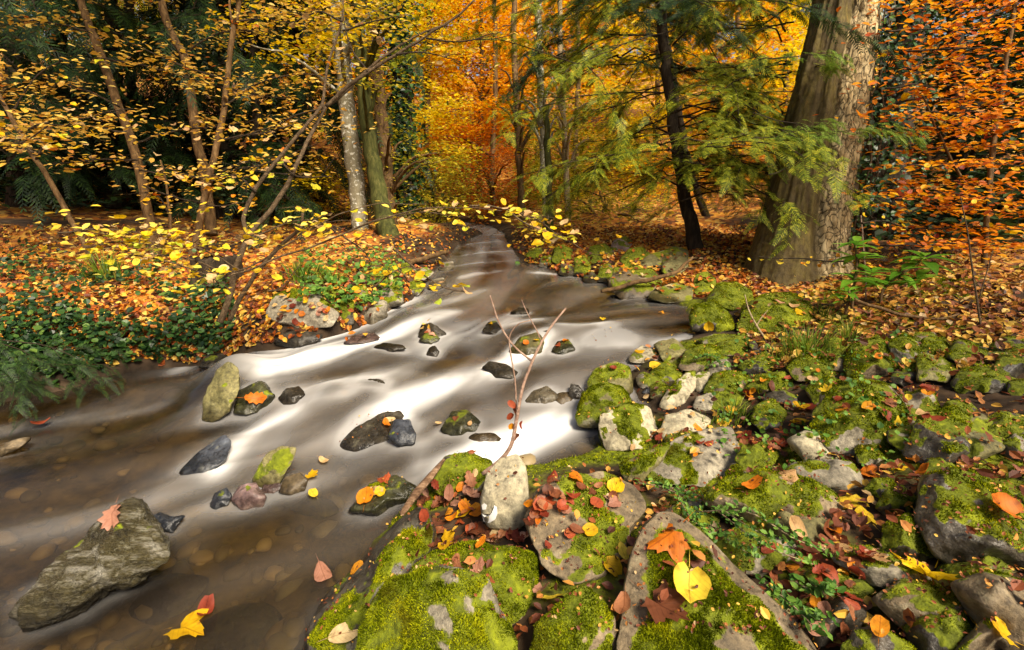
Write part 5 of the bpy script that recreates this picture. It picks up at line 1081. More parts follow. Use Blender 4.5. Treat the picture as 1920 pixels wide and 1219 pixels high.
# ------------------------------------------------------------------ the big trunk on the right
def big_tree():
    dep = 4.15
    ctr_px = [(1500, 560), (1497, 520), (1505, 450), (1520, 360), (1540, 260), (1560, 150), (1585, 40), (1600, -60), (1620, -180), (1640, -300)]
    half = [112, 84, 73, 67, 63, 59, 55, 52, 49, 45]
    W = pxline(ctr_px, dep); n, seg = 430, 230
    C = catmull(W, n); R = np.interp(np.linspace(0, 9, n), np.arange(10), np.array(half) * dep / F)
    root = empty('big_tree', (C[0][0], C[0][1], C[0][2])); tag(root, 'massive old tree with furrowed pale bark and mossy left side', 'tree')
    th = np.linspace(0, 2 * math.pi, seg, endpoint=False)
    CT, ST = np.cos(th), np.sin(th)          # +x right, -y toward the camera
    hgt = (C[:, 2] - C[0, 2])[:, None]; ang = th[None, :]
    # fused double stem with a groove, flaring roots
    prof = 1 + 0.10 * np.cos(2 * (ang - 0.2)) - 0.20 * np.exp(-((ang - 4.58 + 0.10 * hgt) / 0.17) ** 2) * smooth(0.1, .5, hgt)
    flare = 0.30 * np.exp(-hgt / 0.13) * (0.5 + 0.8 * np.clip(np.sin(ang * 5 + 1.1), -0.3, 1)) + 0.10 * np.exp(-hgt / 0.5)
    rad = R[:, None] * (prof + flare)
    p3 = np.stack([np.broadcast_to(CT, (n, seg)), np.broadcast_to(ST, (n, seg)), np.broadcast_to(hgt, (n, seg))], -1).reshape(-1, 3)
    q = p3 * np.array([8.0, 8.0, 8.5]) + 0.55 * np.stack([fbm(p3 * 6, 2, 3), fbm(p3 * 6, 2, 4), fbm(p3 * 6, 2, 5)], -1)
    # plates: cell borders of a jittered lattice on the bark
    i = np.floor(q).astype(np.int64); f1 = np.full(len(q), 9.0); f2 = np.full(len(q), 9.0)
    for dx in (-1, 0, 1):
        for dy in (-1, 0, 1):
            for dz in (-1, 0, 1):
                c = i + np.array([dx, dy, dz]); o = np.stack([_hash(c[:, 0], c[:, 1], c[:, 2], s) for s in (1, 2, 3)], -1)
                dd = np.linalg.norm(q - c - o, axis=1); f2 = np.where(dd < f1, f1, np.minimum(f2, dd)); f1 = np.minimum(f1, dd)
    crack = (1 - smooth(0.0, 0.26, f2 - f1)) ** 1.3 * smooth(-0.6, 0.1, fbm(p3 * np.array([5, 5, 4]), 3, 71) + .2)
    leftness = smooth(-0.15, 0.25, -np.cos(p3[:, 0] * 0 + (np.arctan2(p3[:, 1], p3[:, 0]) - 5.05)) * -1)  # placeholder, replaced below
    angf = np.broadcast_to(ang, (n, seg)).ravel(); hf = np.broadcast_to(hgt, (n, seg)).ravel()
    split = 4.62 - 0.10 * hf                       # angle of the border between mossy, shade-darkened left and barky right face
    leftness = smooth(0.12, -0.12, angf - split) * smooth(2.2, 2.7, angf)
    rough = fbm(p3 * np.array([14, 14, 2.5]), 4, 8)
    disp = -crack * 0.018 * (1 - 0.75 * leftness) + rough * 0.010 + fbm(p3 * np.array([3, 3, 1.2]), 3, 18) * 0.025
    rr = rad.ravel() + disp
    V = C.repeat(seg, 0) + np.stack([np.tile(CT, n) * rr, np.tile(ST, n) * rr, np.zeros(n * seg)], -1)
    ii = np.arange(n - 1)[:, None] * seg; j = np.arange(seg)[None]; j2 = (j + 1) % seg
    Q = np.stack([ii + j, ii + j2, ii + seg + j2, ii + seg + j], -1).reshape(-1, 4)
    moss = np.clip(leftness * 1.0 + 0.15 * fbm(p3 * 3, 3, 61) + 0.25 * smooth(0.25, 0, hf), 0, 1)
    mk('trunk', V, Q, M['bark_big'], root, True, {'moss': moss, 'crack': crack * 0.95 * (1 - 0.8 * leftness)})
    # crown above the frame
    cc = C[-1] + np.array([0.5, 0.4, 1.6]); pts_ = cc + rng.normal(0, 1, (70, 3)) * np.array([1.6, 1.3, 0.9])
    p, nn = sprays(pts_, 0.5, 26); field('crown', None, p, nn, .09 * rng.uniform(.7, 1.2, len(p)), M['fol_yellow'], parent=root)
    # bare climbing stems on its right flank
    for k in range(4):
        j = lambda: random.uniform(-14, 14)
        wood(root, 'climbing_stem', [(1596 + 8 * k + j(), 470), (1612 + 5 * k + j(), 390), (1622 + 6 * k + j(), 300), (1632 + 6 * k + j(), 200), (1644 + 6 * k + j(), 110), (1656 + 7 * k + j(), 20), (1668 + 7 * k, -80)], 3.98 + .03 * k, [1.8, 1.4, 1.2], M['bark_shrub'], 6, .02)
    # small ivy leaves on them
    W2 = pxline([(1600, 440), (1625, 330), (1640, 210), (1660, 90), (1680, -20)], 3.95); C2 = catmull(W2, 80)
    k = rng.integers(0, 80, 260); field('ivy_leaves', None, C2[k] + rng.normal(0, .05, (260, 3)), np.array([-.2, -1, .5]) + rng.normal(0, .5, (260, 3)), .035 * rng.uniform(.6, 1.3, 260), M['ivy'], parent=root, aspect=.9)
big_tree()

# dark ivy-wrapped trunk behind it
t = root_at('ivy_tree', 1640, 470, 5.2, 'dark ivy-wrapped trunk directly behind the massive tree')
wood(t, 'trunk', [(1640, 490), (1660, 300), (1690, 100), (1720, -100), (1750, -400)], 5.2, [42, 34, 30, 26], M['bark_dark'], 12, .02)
C2 = catmull(pxline([(1640, 480), (1665, 290), (1695, 100), (1725, -80)], 4.95), 90); k = rng.integers(0, 90, 1500)
field('crown', None, C2[k] + rng.normal(0, 1, (1500, 3)) * np.array([.2, .12, .06]), np.array([0, -.8, .6]) + rng.normal(0, .5, (1500, 3)), .055 * rng.uniform(.6, 1.3, 1500), M['ivy'], parent=t, aspect=.9)

# ------------------------------------------------------------------ saplings of the left bank
HAZ = {'yellow': 5, 'tan': 4, 'lime': 1, 'orange': 1}
def sapling(name, label, stems, boughs, mat='bark_brown', leafsize=.068, colors=HAZ, stuffmat='fol_tan', nleaf=12, nstuff=40, spread=.16, twig='bark_dark', cat='sapling', kinds=('round', 'oval'), flat=.25):
    (x0, y0) = stems[0][0][0]; d0 = stems[0][1]; d0 = d0 if np.ndim(d0) == 0 else d0[0]
    root = root_at(name, x0, y0, d0, label, cat)
    for pl, dp, rp in stems: wood(root, 'trunk' if (pl is stems[0][0]) else 'stem', pl, dp, np.array(rp) * .78, M[mat], 9, .008, n=40)
    tw = MB(); AP, AN = [], []
    for bgh in boughs:
        pl, dp = bgh[0], bgh[1]; nl = bgh[2] if len(bgh) > 2 else nleaf; ns = bgh[3] if len(bgh) > 3 else nstuff
        W = pxline(pl, dp); dm = float(np.mean(dp)); V, Tr = tube_geo(W, np.linspace(2.0, .7, len(W)) * dm / F, 5, 26, .012); tw.add(V, Tr)
        C = catmull(W, 30)
        for _ in range(5):          # side twigs
            c = C[random.randrange(6, 28)]; e = c + np.array([random.gauss(0, spread * 1.5), random.gauss(0, spread * 1.2), random.gauss(0, spread * .5)]); V, Tr = tube_geo(np.array([c, (c + e) / 2 + rng.normal(0, .02, 3), e]), [.0022, .0016, .001], 4, 8); tw.add(V, Tr)
        p, nn = hang_leaves(root, W, nl, spread, leafsize, colors, kinds, stuff=int(ns * (1.7 if cat == 'sapling' else 1)), flat=flat); AP.append(p); AN.append(nn)
    if boughs:
        tw.build('twigs', M[twig], root)['kind'] = 'stuff'
        p, nn = np.vstack(AP), np.vstack(AN)
        if len(p): field('foliage', None, p, nn, leafsize * .85 * rng.uniform(.6, 1.2, len(p)), M[stuffmat], parent=root)
    return root

sapling('sapling', 'slender brown sapling leaning left, tallest on the left bank', [([(292, 480), (285, 445), (268, 350), (245, 260), (215, 180), (185, 90), (150, 0), (110, -120)], 4.9, [12, 11, 10, 9, 7])],
        [([(250, 270), (330, 245), (420, 235), (520, 215)], 4.7, 16, 90), ([(225, 200), (130, 160), (20, 170), (-60, 180)], 4.7, 6, 60), ([(190, 110), (300, 130), (430, 170), (560, 190)], 4.7, 10, 130), ([(262, 320), (350, 330), (450, 345)], 4.5, 22, 60), ([(258, 300), (180, 300), (90, 310)], 4.5, 14, 40), ([(170, 60), (80, 40), (-20, 50)], 4.6, 6, 120), ([(240, 250), (150, 235), (40, 240), (-40, 250)], 4.4, 8, 150), ([(268, 345), (330, 370), (400, 385), (470, 380)], 4.4, 18, 20)])
sapling('sapling', 'brown sapling second from left with forking top twigs', [([(352, 500), (362, 470), (385, 370), (405, 280), (420, 200), (432, 90), (450, 0), (470, -110)], 4.6, [9, 8, 7, 6, 5]), ([(432, 110), (436, 60), (430, 0), (428, -80)], 4.6, [3, 2.5])],
        [([(420, 200), (480, 160), (560, 140), (640, 150)], 4.5, 8, 120), ([(440, 40), (520, 30), (600, 20)], 4.5, 6, 140), ([(410, 260), (490, 250), (580, 230), (650, 240)], 4.4, 10, 100), ([(395, 330), (470, 300), (560, 290)], 4.4, 12, 60), ([(425, 150), (330, 120), (230, 70)], 4.4, 6, 110), ([(450, 0), (560, -20), (700, 20)], 4.6, 4, 160)])
sapling('sapling', 'leaning thin stem at the far left edge', [([(176, 495), (160, 460), (140, 425), (100, 350), (58, 282), (10, 200), (-40, 100)], 3.9, [7, 6.5, 6, 5, 4])],
        [([(60, 285), (20, 260), (-60, 255)], 3.4, 14, 70), ([(70, 300), (110, 245), (180, 215), (250, 205)], 3.8, 14, 80), ([(40, 250), (90, 230), (60, 260), (-20, 290)], 3.0, 10, 60), ([(20, 210), (60, 150), (120, 110)], 3.6, 4, 60), ([(10, 200), (-40, 150), (-100, 130)], 3.4, 0, 60)], leafsize=.066)
sapling('sapling', 'stocky brown trunk standing behind the second sapling', [([(398, 440), (390, 380), (378, 300), (366, 250), (350, 120), (330, 80), (312, 40), (298, -20), (285, -90)], 5.8, [13, 11, 10, 9, 8])], [([(340, 100), (420, 60), (520, 60)], 5.6, 0, 160), ([(300, 0), (220, -20), (120, 0)], 5.6, 0, 160)], mat='bark_brown')
sapling('sapling', 'thin upright sapling by the left bank stump', [([(322, 470), (318, 400), (310, 340), (300, 300)], 4.9, [4, 3, 2])], [([(318, 400), (300, 370), (270, 360)], 4.8, 6, 10)], spread=.1)

def shade_crown(root, centre, spread3, n, mat='fol_yellow', size=.075):  # unseen leaf crowns added above the frame to shade what lies below
    c = np.array(centre) + rng.normal(0, 1, (n, 3)) * np.array(spread3); p, nn = sprays(c, .38, 34); field('crown', None, p, nn, size * rng.uniform(.7, 1.2, len(p)), M[mat], parent=root)
saps = [o for o in COL.objects if o.name.startswith('sapling')]
shade_crown(saps[0], (-3.6, 3.9, 4.9), (.9, .8, .4), 70); shade_crown(saps[1], (-2.4, 3.6, 4.9), (.6, .6, .4), 50); shade_crown(saps[2], (-4.6, 2.6, 4.4), (.8, .7, .4), 60); shade_crown(saps[3], (-3.4, 5.4, 5.4), (.9, .8, .4), 60)

# forked shrub at the water's edge, its branches cross the picture
sd = [2.66, 2.75, 2.9, 3.0, 3.05]
shrub = sapling('forked_shrub', 'forked shrub at the water edge with dark arching branches', [
    ([(412, 605), (428, 560), (442, 500), (470, 440), (520, 380), (556, 310), (585, 250), (612, 200)], [2.66, 2.75, 2.95], [7.5, 6.5, 6, 5.5, 4.6, 4]),
    ([(462, 450), (458, 405), (478, 355), (530, 290), (575, 235), (602, 200), (608, 170), (618, 110), (640, 40), (642, -40)], [2.78, 2.95], [5, 4.6, 4.2, 3.6, 3, 2.2]),
    ([(612, 200), (650, 165), (690, 135), (740, 105), (800, 70), (850, 35), (890, 0)], [2.95, 2.85], [5, 4, 3, 2]),
    ([(602, 205), (640, 180), (668, 150), (700, 120), (760, 80), (820, 50)], [2.98, 3.05], [4.5, 4, 3, 1.6]),
    ([(430, 600), (450, 560), (480, 512), (525, 462), (560, 430), (565, 400)], [2.6, 2.5], [6, 5, 4.5, 3])],
    [([(600, 205), (560, 215), (500, 240), (430, 262)], 2.9, 8, 30), ([(640, 60), (700, 40), (760, 30)], 2.9, 6, 30), ([(690, 135), (660, 90), (640, 20)], 2.8, 5, 30), ([(560, 310), (520, 300), (460, 318), (405, 330)], 2.85, 14, 16), ([(530, 300), (560, 330), (620, 330)], 2.8, 8, 10), ([(740, 105), (800, 100), (870, 120)], 2.8, 5, 26), ([(640, 40), (600, 20), (540, 40), (480, 30)], 2.9, 5, 46), ([(800, 70), (860, 80), (940, 60)], 2.7, 5, 20), ([(478, 360), (440, 330), (400, 340)], 2.8, 10, 6)],
    leafsize=.050, mat='bark_shrub', spread=.12, cat='shrub')
# low branch of yellow leaves that hangs over the stream
hz = sapling('hazel_bush', 'low hazel spray of yellow leaves hanging across the stream', [
    ([(420, 520), (480, 500), (560, 470), (640, 440), (700, 415), (780, 395), (860, 388), (940, 395)], [2.4, 2.5, 2.6], [2.4, 2.2, 2, 1.6, 1.1]),
    ([(440, 512), (520, 470), (580, 430), (640, 400), (720, 380), (800, 385)], [2.45, 2.55], [2, 1.6, 1.3, .9]),
    ([(450, 505), (380, 470), (300, 455), (200, 440), (110, 435)], [2.4, 2.3], [2, 1.6, 1.3, .9]),
    ([(430, 520), (370, 490), (300, 480), (240, 478)], [2.35, 2.2], [2.4, 1.8, 1.2])],
    [([(660, 430), (720, 410), (800, 400), (880, 405)], 2.6, 26, 24), ([(880, 385), (940, 390), (1000, 410), (1060, 445)], 2.55, 46, 24), ([(960, 400), (1000, 430), (1040, 440), (1085, 460)], 2.5, 22, 0), ([(740, 470), (800, 520), (840, 540), (880, 545)], 2.3, 16, 0), ([(640, 440), (680, 470), (700, 500)], 2.5, 12, 4),
     ([(560, 440), (600, 420), (640, 430)], 2.5, 16, 6), ([(110, 435), (200, 430), (300, 440), (380, 460)], 2.3, 46, 90), ([(240, 478), (300, 490), (370, 510), (430, 540)], 2.25, 34, 70), ([(160, 465), (240, 455), (330, 470)], 2.25, 24, 60), ([(420, 470), (480, 440), (540, 420), (620, 400)], 2.5, 26, 40), ([(700, 540), (740, 510), (780, 500)], 2.7, 14, 0), ([(500, 545), (520, 540), (560, 500)], 2.4, 5, 0)],
    leafsize=.050, mat='bark_shrub', spread=.085, twig='bark_shrub', colors={'yellow': 7, 'tan': 4, 'lime': 3}, cat='bush', flat=.35, stuffmat='fol_hazel')

# pale lichen-spotted trunk, mossy leaning trunk, ivy trunks
def plain_tree(name, label, pl, dp, rp, mat, blobs=None, nspray=60, per=30, fmat='fol_yellow', lsize=.09, dspread=1.0, cat='tree', rad=.5, extra=None, seg=14, cdepth=None, jitter=.02):
    root = root_at(name, pl[0][0], pl[0][1], dp if np.ndim(dp) == 0 else dp[0], label, cat)
    wood(root, 'trunk', pl, dp, rp, M[mat], seg, jitter, n=60)
    if blobs:
        cpt = blob_points(blobs, nspray, float(np.mean(dp)) if cdepth is None else cdepth, dspread); p, nn = sprays(cpt, rad * rng.uniform(.6, 1.3, len(cpt)), per)
        field('crown', None, p, nn, lsize * rng.uniform(.6, 1.25, len(p)), M[fmat], parent=root)
        # limbs reaching into the crown
        lm = MB(); W = pxline(pl, dp); C = catmull(W, 40)
        for c in cpt[rng.choice(len(cpt), min(14, len(cpt)), replace=False)]:
            k = int(np.argmin(np.abs(C[:, 2] - (c[2] - 0.5)))); a = C[k]; V, Tr = tube_geo(np.array([a, (a + c) / 2 + np.array([0, 0, .15]), c]), [.03, .02, .006], 5, 10, .02); lm.add(V, Tr)
        lm.build('limbs', M[mat], root)['kind'] = 'stuff'
    return root
plain_tree('pale_tree', 'straight pale trunk spotted with white lichen', [(690, 505), (683, 470), (674, 400), (662, 300), (650, 200), (640, 100), (634, 0), (630, -150)], 6.3, [19, 15, 15, 15, 14, 13], 'bark_grey', [(640, -60, 160, 90), (560, 60, 110, 70), (730, 50, 90, 60)], 60, 40, 'fol_yellow', .075, .6)
plain_tree('mossy_tree', 'green mossy trunk leaning right beside pale lichen trunk', [(728, 505), (738, 480), (722, 420), (708, 350), (696, 280), (684, 200), (676, 100), (670, -60)], 6.0, [32, 20, 16, 14, 12, 11], 'bark_moss', [(690, -70, 120, 60), (700, 60, 60, 120)], 30, 30, 'fol_olive', .075, .6)
iv = plain_tree('ivy_tree', 'ivy-covered trunk behind the mossy leaning trunk', [(770, 460), (765, 380), (758, 250), (750, 120), (745, 0), (742, -120)], 8.5, [22, 19, 18, 16], 'bark_dark')
C2 = catmull(pxline([(765, 400), (757, 250), (749, 110), (745, -20)], 8.3), 90); k = rng.integers(0, 90, 1700)
field('crown', None, C2[k] + rng.normal(0, 1, (1700, 3)) * np.array([.17, .14, .1]), np.array([0, -.8, .6]) + rng.normal(0, .5, (1700, 3)), .075 * rng.uniform(.6, 1.3, 1700), M['ivy'], parent=iv, aspect=.9)
plain_tree('tree', 'pale brown broken trunk right of mossy leaning trunk', [(735, 460), (728, 380), (722, 300), (712, 200), (700, 90), (695, -60)], 7.4, [14, 13, 12, 11], 'bark_brown', [(720, 200, 50, 140), (790, 330, 70, 70)], 40, 28, 'fol_olive', .06, .5)
for x, dp, rp, lb, mt in [(1022, 7.6, [9, 7, 6], 'thin pale trunk left of three on the far right bank', 'bark_grey'), (1062, 8.2, [6, 5, 4], 'thin pale trunk right of three on the far right bank', 'twig_pale'), (975, 9.0, [7, 6, 5], 'thin bent trunk left of the far stream mouth', 'bark_brown')]:
    plain_tree('young_tree', lb, [(x + 8, 468 if x > 1000 else 450), (x + 4, 400), (x - 2, 300), (x - 6, 200), (x - 12, 60), (x - 10, -60)], dp, rp, mt, [(x, 180, 60, 120)], 22, 26, 'fol_olive', .07, .5, 'tree', .35)
plain_tree('young_tree', 'dark mossy post-like trunk on the far right bank', [(1034, 478), (1032, 440), (1030, 380), (1028, 300), (1024, 200)], 6.2, [10, 8, 7, 5], 'bark_moss')

# ------------------------------------------------------------------ conifers
def conifer(name, label, pl, dp, rp, boughs, mat, per=22, fsize=.32, trunkmat='bark_dark', droop=.12):
    root = root_at(name, pl[0][0], pl[0][1], dp, label, 'conifer'); wood(root, 'trunk', pl, dp, rp, M[trunkmat], 12, .02, n=50)
    conifer_boughs(root, boughs, None, per, fsize, mat, droop=droop); return root
def radiating(cx, y0, y1, n, dp, reach, drop_, dspread, sides=(-1, 1)):
    out = []
    for k in range(n):
        y = random.uniform(y0, y1); s = random.choice(sides); L = reach * random.uniform(.35, 1.2); dr = drop_ * random.uniform(-.3, 2.2); dz = random.gauss(0, dspread); rise = random.uniform(-25, 25)
        out.append(([(cx, y), (cx + s * L * .33, y - rise), (cx + s * L * .7, y + dr * .4 - rise * .5), (cx + s * L, y + dr)], [dp, dp + dz * .3, dp + dz * .7, dp + dz]))
    return out
random.seed(5)
conifer('hemlock_tree', 'dark leaning conifer trunk with green fronds over the right bank', [(1322, 500), (1306, 470), (1290, 400), (1272, 300), (1258, 200), (1246, 100), (1238, 0), (1230, -120)], 5.0, [20, 13, 11, 10, 9, 8],
        radiating(1262, -160, 300, 40, 5.0, 250, 50, .8) + radiating(1280, 200, 400, 22, 4.6, 220, 40, .5), 'needle', 34, .15)
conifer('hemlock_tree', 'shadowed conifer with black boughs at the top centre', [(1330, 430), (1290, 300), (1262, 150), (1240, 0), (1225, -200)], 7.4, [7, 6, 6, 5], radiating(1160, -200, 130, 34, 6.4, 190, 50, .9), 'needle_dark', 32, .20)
conifer('hemlock_tree', 'green conifer whose fronds cross the massive trunk', [(1530, 480), (1525, 300), (1560, 100), (1580, -150)], 5.4, [10, 9, 8, 7], radiating(1480, -120, 330, 30, 4.6, 220, 30, .5, (-1,)), 'needle', 34, .14)
br = empty('conifer_bough', P(1430, 225, 3.7)); tag(br, 'sunlit bright green bough in front of the massive trunk', 'bough')
conifer_boughs(br, [([(1400, 215), (1480, 225), (1560, 245), (1650, 250)], 3.6), ([(1420, 260), (1490, 250), (1540, 225)], 3.6), ([(1430, 110), (1500, 100), (1570, 110)], 3.65), ([(1440, 330), (1480, 290), (1470, 270)], 3.65), ([(1450, 240), (1500, 265), (1550, 270)], 3.55)], None, 70, .085, 'needle_bright', twr=1.0, droop=.3)
for px_, dp, lb in [(30, 7.6, 'dark green conifer at the left picture edge'), (215, 8.4, 'dark green conifer behind the tallest sapling'), (420, 8.0, 'dark green conifer behind the forked shrub'), (560, 9.2, 'dark green conifer just left of pale lichen trunk')]:
    conifer('yew_tree', lb, [(px_, 440), (px_ + 3, 250), (px_ - 6, 60), (px_ - 10, -160), (px_ - 20, -900)], dp, [17, 14, 12, 6], radiating(px_, -150, 330, 34, dp - .4, 150, 70, 1.1) + radiating(px_, -900, -150, 26, dp - 1.0, 330, 60, 1.6), 'needle_dark', 11, .42, droop=.5)  # second set of boughs, above the frame, is added to shade the left floor
# low dark bough that trails over the left edge of the stream
lb_ = empty('conifer_bough', P(20, 640, 2.5)); tag(lb_, 'low dark green bough trailing over the left edge of water', 'bough')
conifer_boughs(lb_, [([(-120, 660), (-20, 690), (60, 725)], 2.38), ([(-120, 630), (0, 665), (110, 705)], 2.45), ([(0, 640), (90, 665), (180, 690)], 2.6)], None, 70, .075, 'needle_dark', twr=1.4, droop=.4)

# ------------------------------------------------------------------ orange beech on the right
O = sapling('beech_sapling', 'orange-leaved beech filling the right edge', [
    ([(1838, 610), (1843, 500), (1850, 400), (1862, 280), (1880, 160), (1900, 40), (1915, -80)], 3.7, [7, 6, 6, 5, 4]), ([(1850, 400), (1800, 330), (1760, 250), (1730, 180)], [3.7, 3.5], [4, 3, 2])],
    [([(1660 + 20 * (k % 3), y), (1740, y - 6 + 8 * math.sin(k)), (1830, y - 4), (1930, y - 14 * math.cos(k))], 3.3 + .6 * ((k * 7) % 5) / 5, 20, 105) for k, y in enumerate([60, 95, 130, 165, 195, 225, 250, 280, 310, 345, 372, 400, 20, -10, 430, 460])],
    leafsize=.066, colors={'orange': 8, 'yellow': 3, 'red': 2}, stuffmat='fol_beech', spread=.15, cat='sapling', kinds=('oval',), flat=.09)
S2 = sapling('beech_sapling', 'beech seedling with yellow layered leaves before big trunk', [([(1625, 560), (1622, 500), (1618, 450), (1614, 405)], 3.1, [1.6, 1.3, 1])],
    [([(1618, 480), (1560, 490), (1500, 487), (1420, 480)], 3.05, 14, 0), ([(1620, 470), (1660, 490), (1590, 480)], 3.0, 16, 0), ([(1615, 420), (1660, 415), (1700, 430)], 3.0, 14, 0), ([(1600, 545), (1560, 545), (1500, 540)], 3.0, 20, 6)], leafsize=.034, colors={'yellow': 6, 'orange': 4}, spread=.07, mat='twig', kinds=('oval',))
# evergreen dark understory behind the beech
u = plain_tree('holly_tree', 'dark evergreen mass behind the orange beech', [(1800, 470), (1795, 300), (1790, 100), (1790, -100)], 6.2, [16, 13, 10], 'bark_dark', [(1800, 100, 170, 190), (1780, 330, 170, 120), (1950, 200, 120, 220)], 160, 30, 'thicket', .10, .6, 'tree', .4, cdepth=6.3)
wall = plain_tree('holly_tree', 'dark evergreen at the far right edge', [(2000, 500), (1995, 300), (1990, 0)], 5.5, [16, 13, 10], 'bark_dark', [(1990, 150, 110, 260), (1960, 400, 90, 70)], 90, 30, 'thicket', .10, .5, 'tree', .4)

# unseen tall beech added outside the right edge; its crown shades the right-hand rocks
rt = empty('beech_tree', (4.6, -.4, .6)); tag(rt, 'tall beech added beyond the right picture edge for shade', 'tree')
V, Tr = tube_geo(np.array([(4.6, -.4, .3), (4.55, -.4, 2), (4.5, -.5, 3.6), (4.5, -.6, 5.2)]), [.2, .16, .13, .07], 12, 30, .02); mk('trunk', V, Tr, M['bark_grey'], rt)
shade_crown(rt, (4.7, -1.0, 4.6), (.7, .7, .6), 60, 'fol_beech', .09)
# ------------------------------------------------------------------ woodland beyond
G = 'trees beyond the stream'
for lb, px_, dp, blobs, fm, ns, ls in [
    ('blazing orange beech at the centre above the stream', 900, 11.0, [(890, 70, 110, 90), (860, 190, 100, 80), (950, 150, 80, 90)], 'fol_orange', 150, .085),
    ('golden yellow tree left of the orange beech', 800, 10.0, [(800, 130, 70, 120), (815, 270, 70, 80), (780, 20, 90, 60)], 'fol_yellow', 130, .08),
    ('low red-orange tree at the end of the stream', 925, 10.2, [(925, 340, 55, 60), (900, 400, 50, 26), (880, 280, 80, 50)], 'fol_red', 90, .07),
    ('orange tree high behind the centre conifer', 1010, 13.0, [(1010, 60, 120, 90), (1060, 190, 110, 100)], 'fol_orange', 130, .10),
    ('yellow-green tree behind thin pale trunks', 1080, 10.5, [(1080, 300, 100, 110), (1010, 360, 60, 60)], 'fol_olive', 130, .075),
    ('yellow tree behind the green conifer', 1230, 11.5, [(1200, 150, 110, 110), (1260, 300, 130, 110), (1150, 330, 90, 80)], 'fol_yellow', 170, .085),
    ('golden orange tree behind leaning conifer trunk', 1380, 10.5, [(1360, 60, 120, 110), (1390, 210, 110, 110), (1340, 340, 120, 80)], 'fol_orange', 170, .085),
    ('tall yellow tree above the left conifers', 580, 12.0, [(570, 60, 120, 90), (480, 40, 120, 80), (600, 180, 70, 80)], 'fol_yellow', 120, .095),
    ('yellow bush glowing beside the pale lichen trunk', 600, 8.0, [(600, 370, 45, 40), (590, 330, 40, 30)], 'fol_yellow', 40, .055),
    ('olive bush on far left bank of stream', 810, 8.6, [(800, 390, 60, 45), (850, 340, 50, 50), (760, 420, 60, 26)], 'fol_olive', 90, .055),
    ('olive bush on the far right bank', 1130, 7.8, [(1120, 400, 90, 36), (1060, 420, 50, 24), (1190, 390, 50, 36)], 'fol_olive', 80, .055),
    ('yellow tree between conifer and massive trunk', 1470, 12.5, [(1480, 100, 90, 130), (1450, 300, 90, 90)], 'fol_yellow', 110, .10),
    ('tall dark evergreen far behind the orange beech', 1740, 9.0, [(1740, 60, 140, 140), (1880, 40, 150, 140), (1760, 300, 150, 130), (1920, 300, 130, 150)], 'thicket', 240, .12),
    ('far golden tree closing the view on the left', 330, 14.0, [(330, 40, 220, 100), (120, 20, 200, 90)], 'fol_olive', 120, .13),
    ('far orange tree closing the view in the middle', 860, 17.0, [(860, 120, 190, 150), (880, 300, 150, 90), (1080, 80, 180, 140)], 'fol_orange', 220, .15),
    ('far rust tree closing the view at top left', 160, 18.0, [(120, 60, 260, 140), (420, 40, 220, 120)], 'fol_tan', 170, .17),
    ('far amber tree closing the view left of centre', 700, 18.0, [(680, 40, 220, 140), (640, 230, 150, 110), (860, 100, 140, 180)], 'fol_orange', 300, .18),
    ('far pale gold tree high above the leaning conifer', 1150, 19.0, [(1130, 40, 200, 130), (1300, 0, 200, 120), (960, 0, 160, 120), (1500, 40, 130, 150)], 'fol_yellow', 330, .20),
    ('far golden tree closing the view on the right', 1330, 17.0, [(1300, 120, 220, 150), (1320, 300, 220, 100), (1520, 160, 150, 160)], 'fol_yellow', 220, .15)]:
    o = plain_tree('beech_tree' if 'bush' not in lb else 'bush', lb, [(px_, 415), (px_ - 2, 300), (px_ + 4, 150), (px_ + 2, 0), (px_, -150)] if 'bush' not in lb else [(px_, 425), (px_ + 2, 395), (px_ - 3, 360)], dp + .7, [6, 5, 4, 3] if 'bush' not in lb else [3, 2], 'bark_brown', blobs, int(ns * 1.25), 56, fm, ls, .9 if dp < 15 else 1.5, 'tree' if 'bush' not in lb else 'bush', .5 if dp < 15 else .9)
    o['group'] = G
# evergreen undergrowth on both sides; its near-black leaves stand in for deep shade
for lb, px_, dp, blobs in [('dark thicket added as shade under the left conifers, left part', 80, 8.2, [(60, 330, 170, 70), (-80, 250, 120, 120)]), ('dark thicket added as shade under the left conifers, middle part', 300, 8.8, [(300, 340, 150, 60), (220, 250, 150, 90)]),
                           ('dark thicket added as shade under the left conifers, right part', 480, 8.4, [(480, 345, 90, 55), (440, 260, 110, 80)]), ('dark thicket low behind the orange beech', 1800, 5.6, [(1760, 420, 120, 50), (1900, 400, 110, 70)])]:
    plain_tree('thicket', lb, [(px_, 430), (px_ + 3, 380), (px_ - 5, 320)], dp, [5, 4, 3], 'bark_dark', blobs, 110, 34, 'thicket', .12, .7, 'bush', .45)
# bare trunks in the gloom of the left wood
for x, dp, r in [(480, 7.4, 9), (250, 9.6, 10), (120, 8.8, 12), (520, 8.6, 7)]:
    plain_tree('bare_tree', f'dark bare trunk in the shade, {"rightmost" if x == 520 else "second from right" if x == 480 else "leftmost" if x == 120 else "second from left"} of four on the left', [(x, 440), (x + 2, 300), (x - 4, 150), (x - 8, 0), (x - 12, -150)], dp, [r, r * .9, r * .8, r * .7], 'bark_dark')

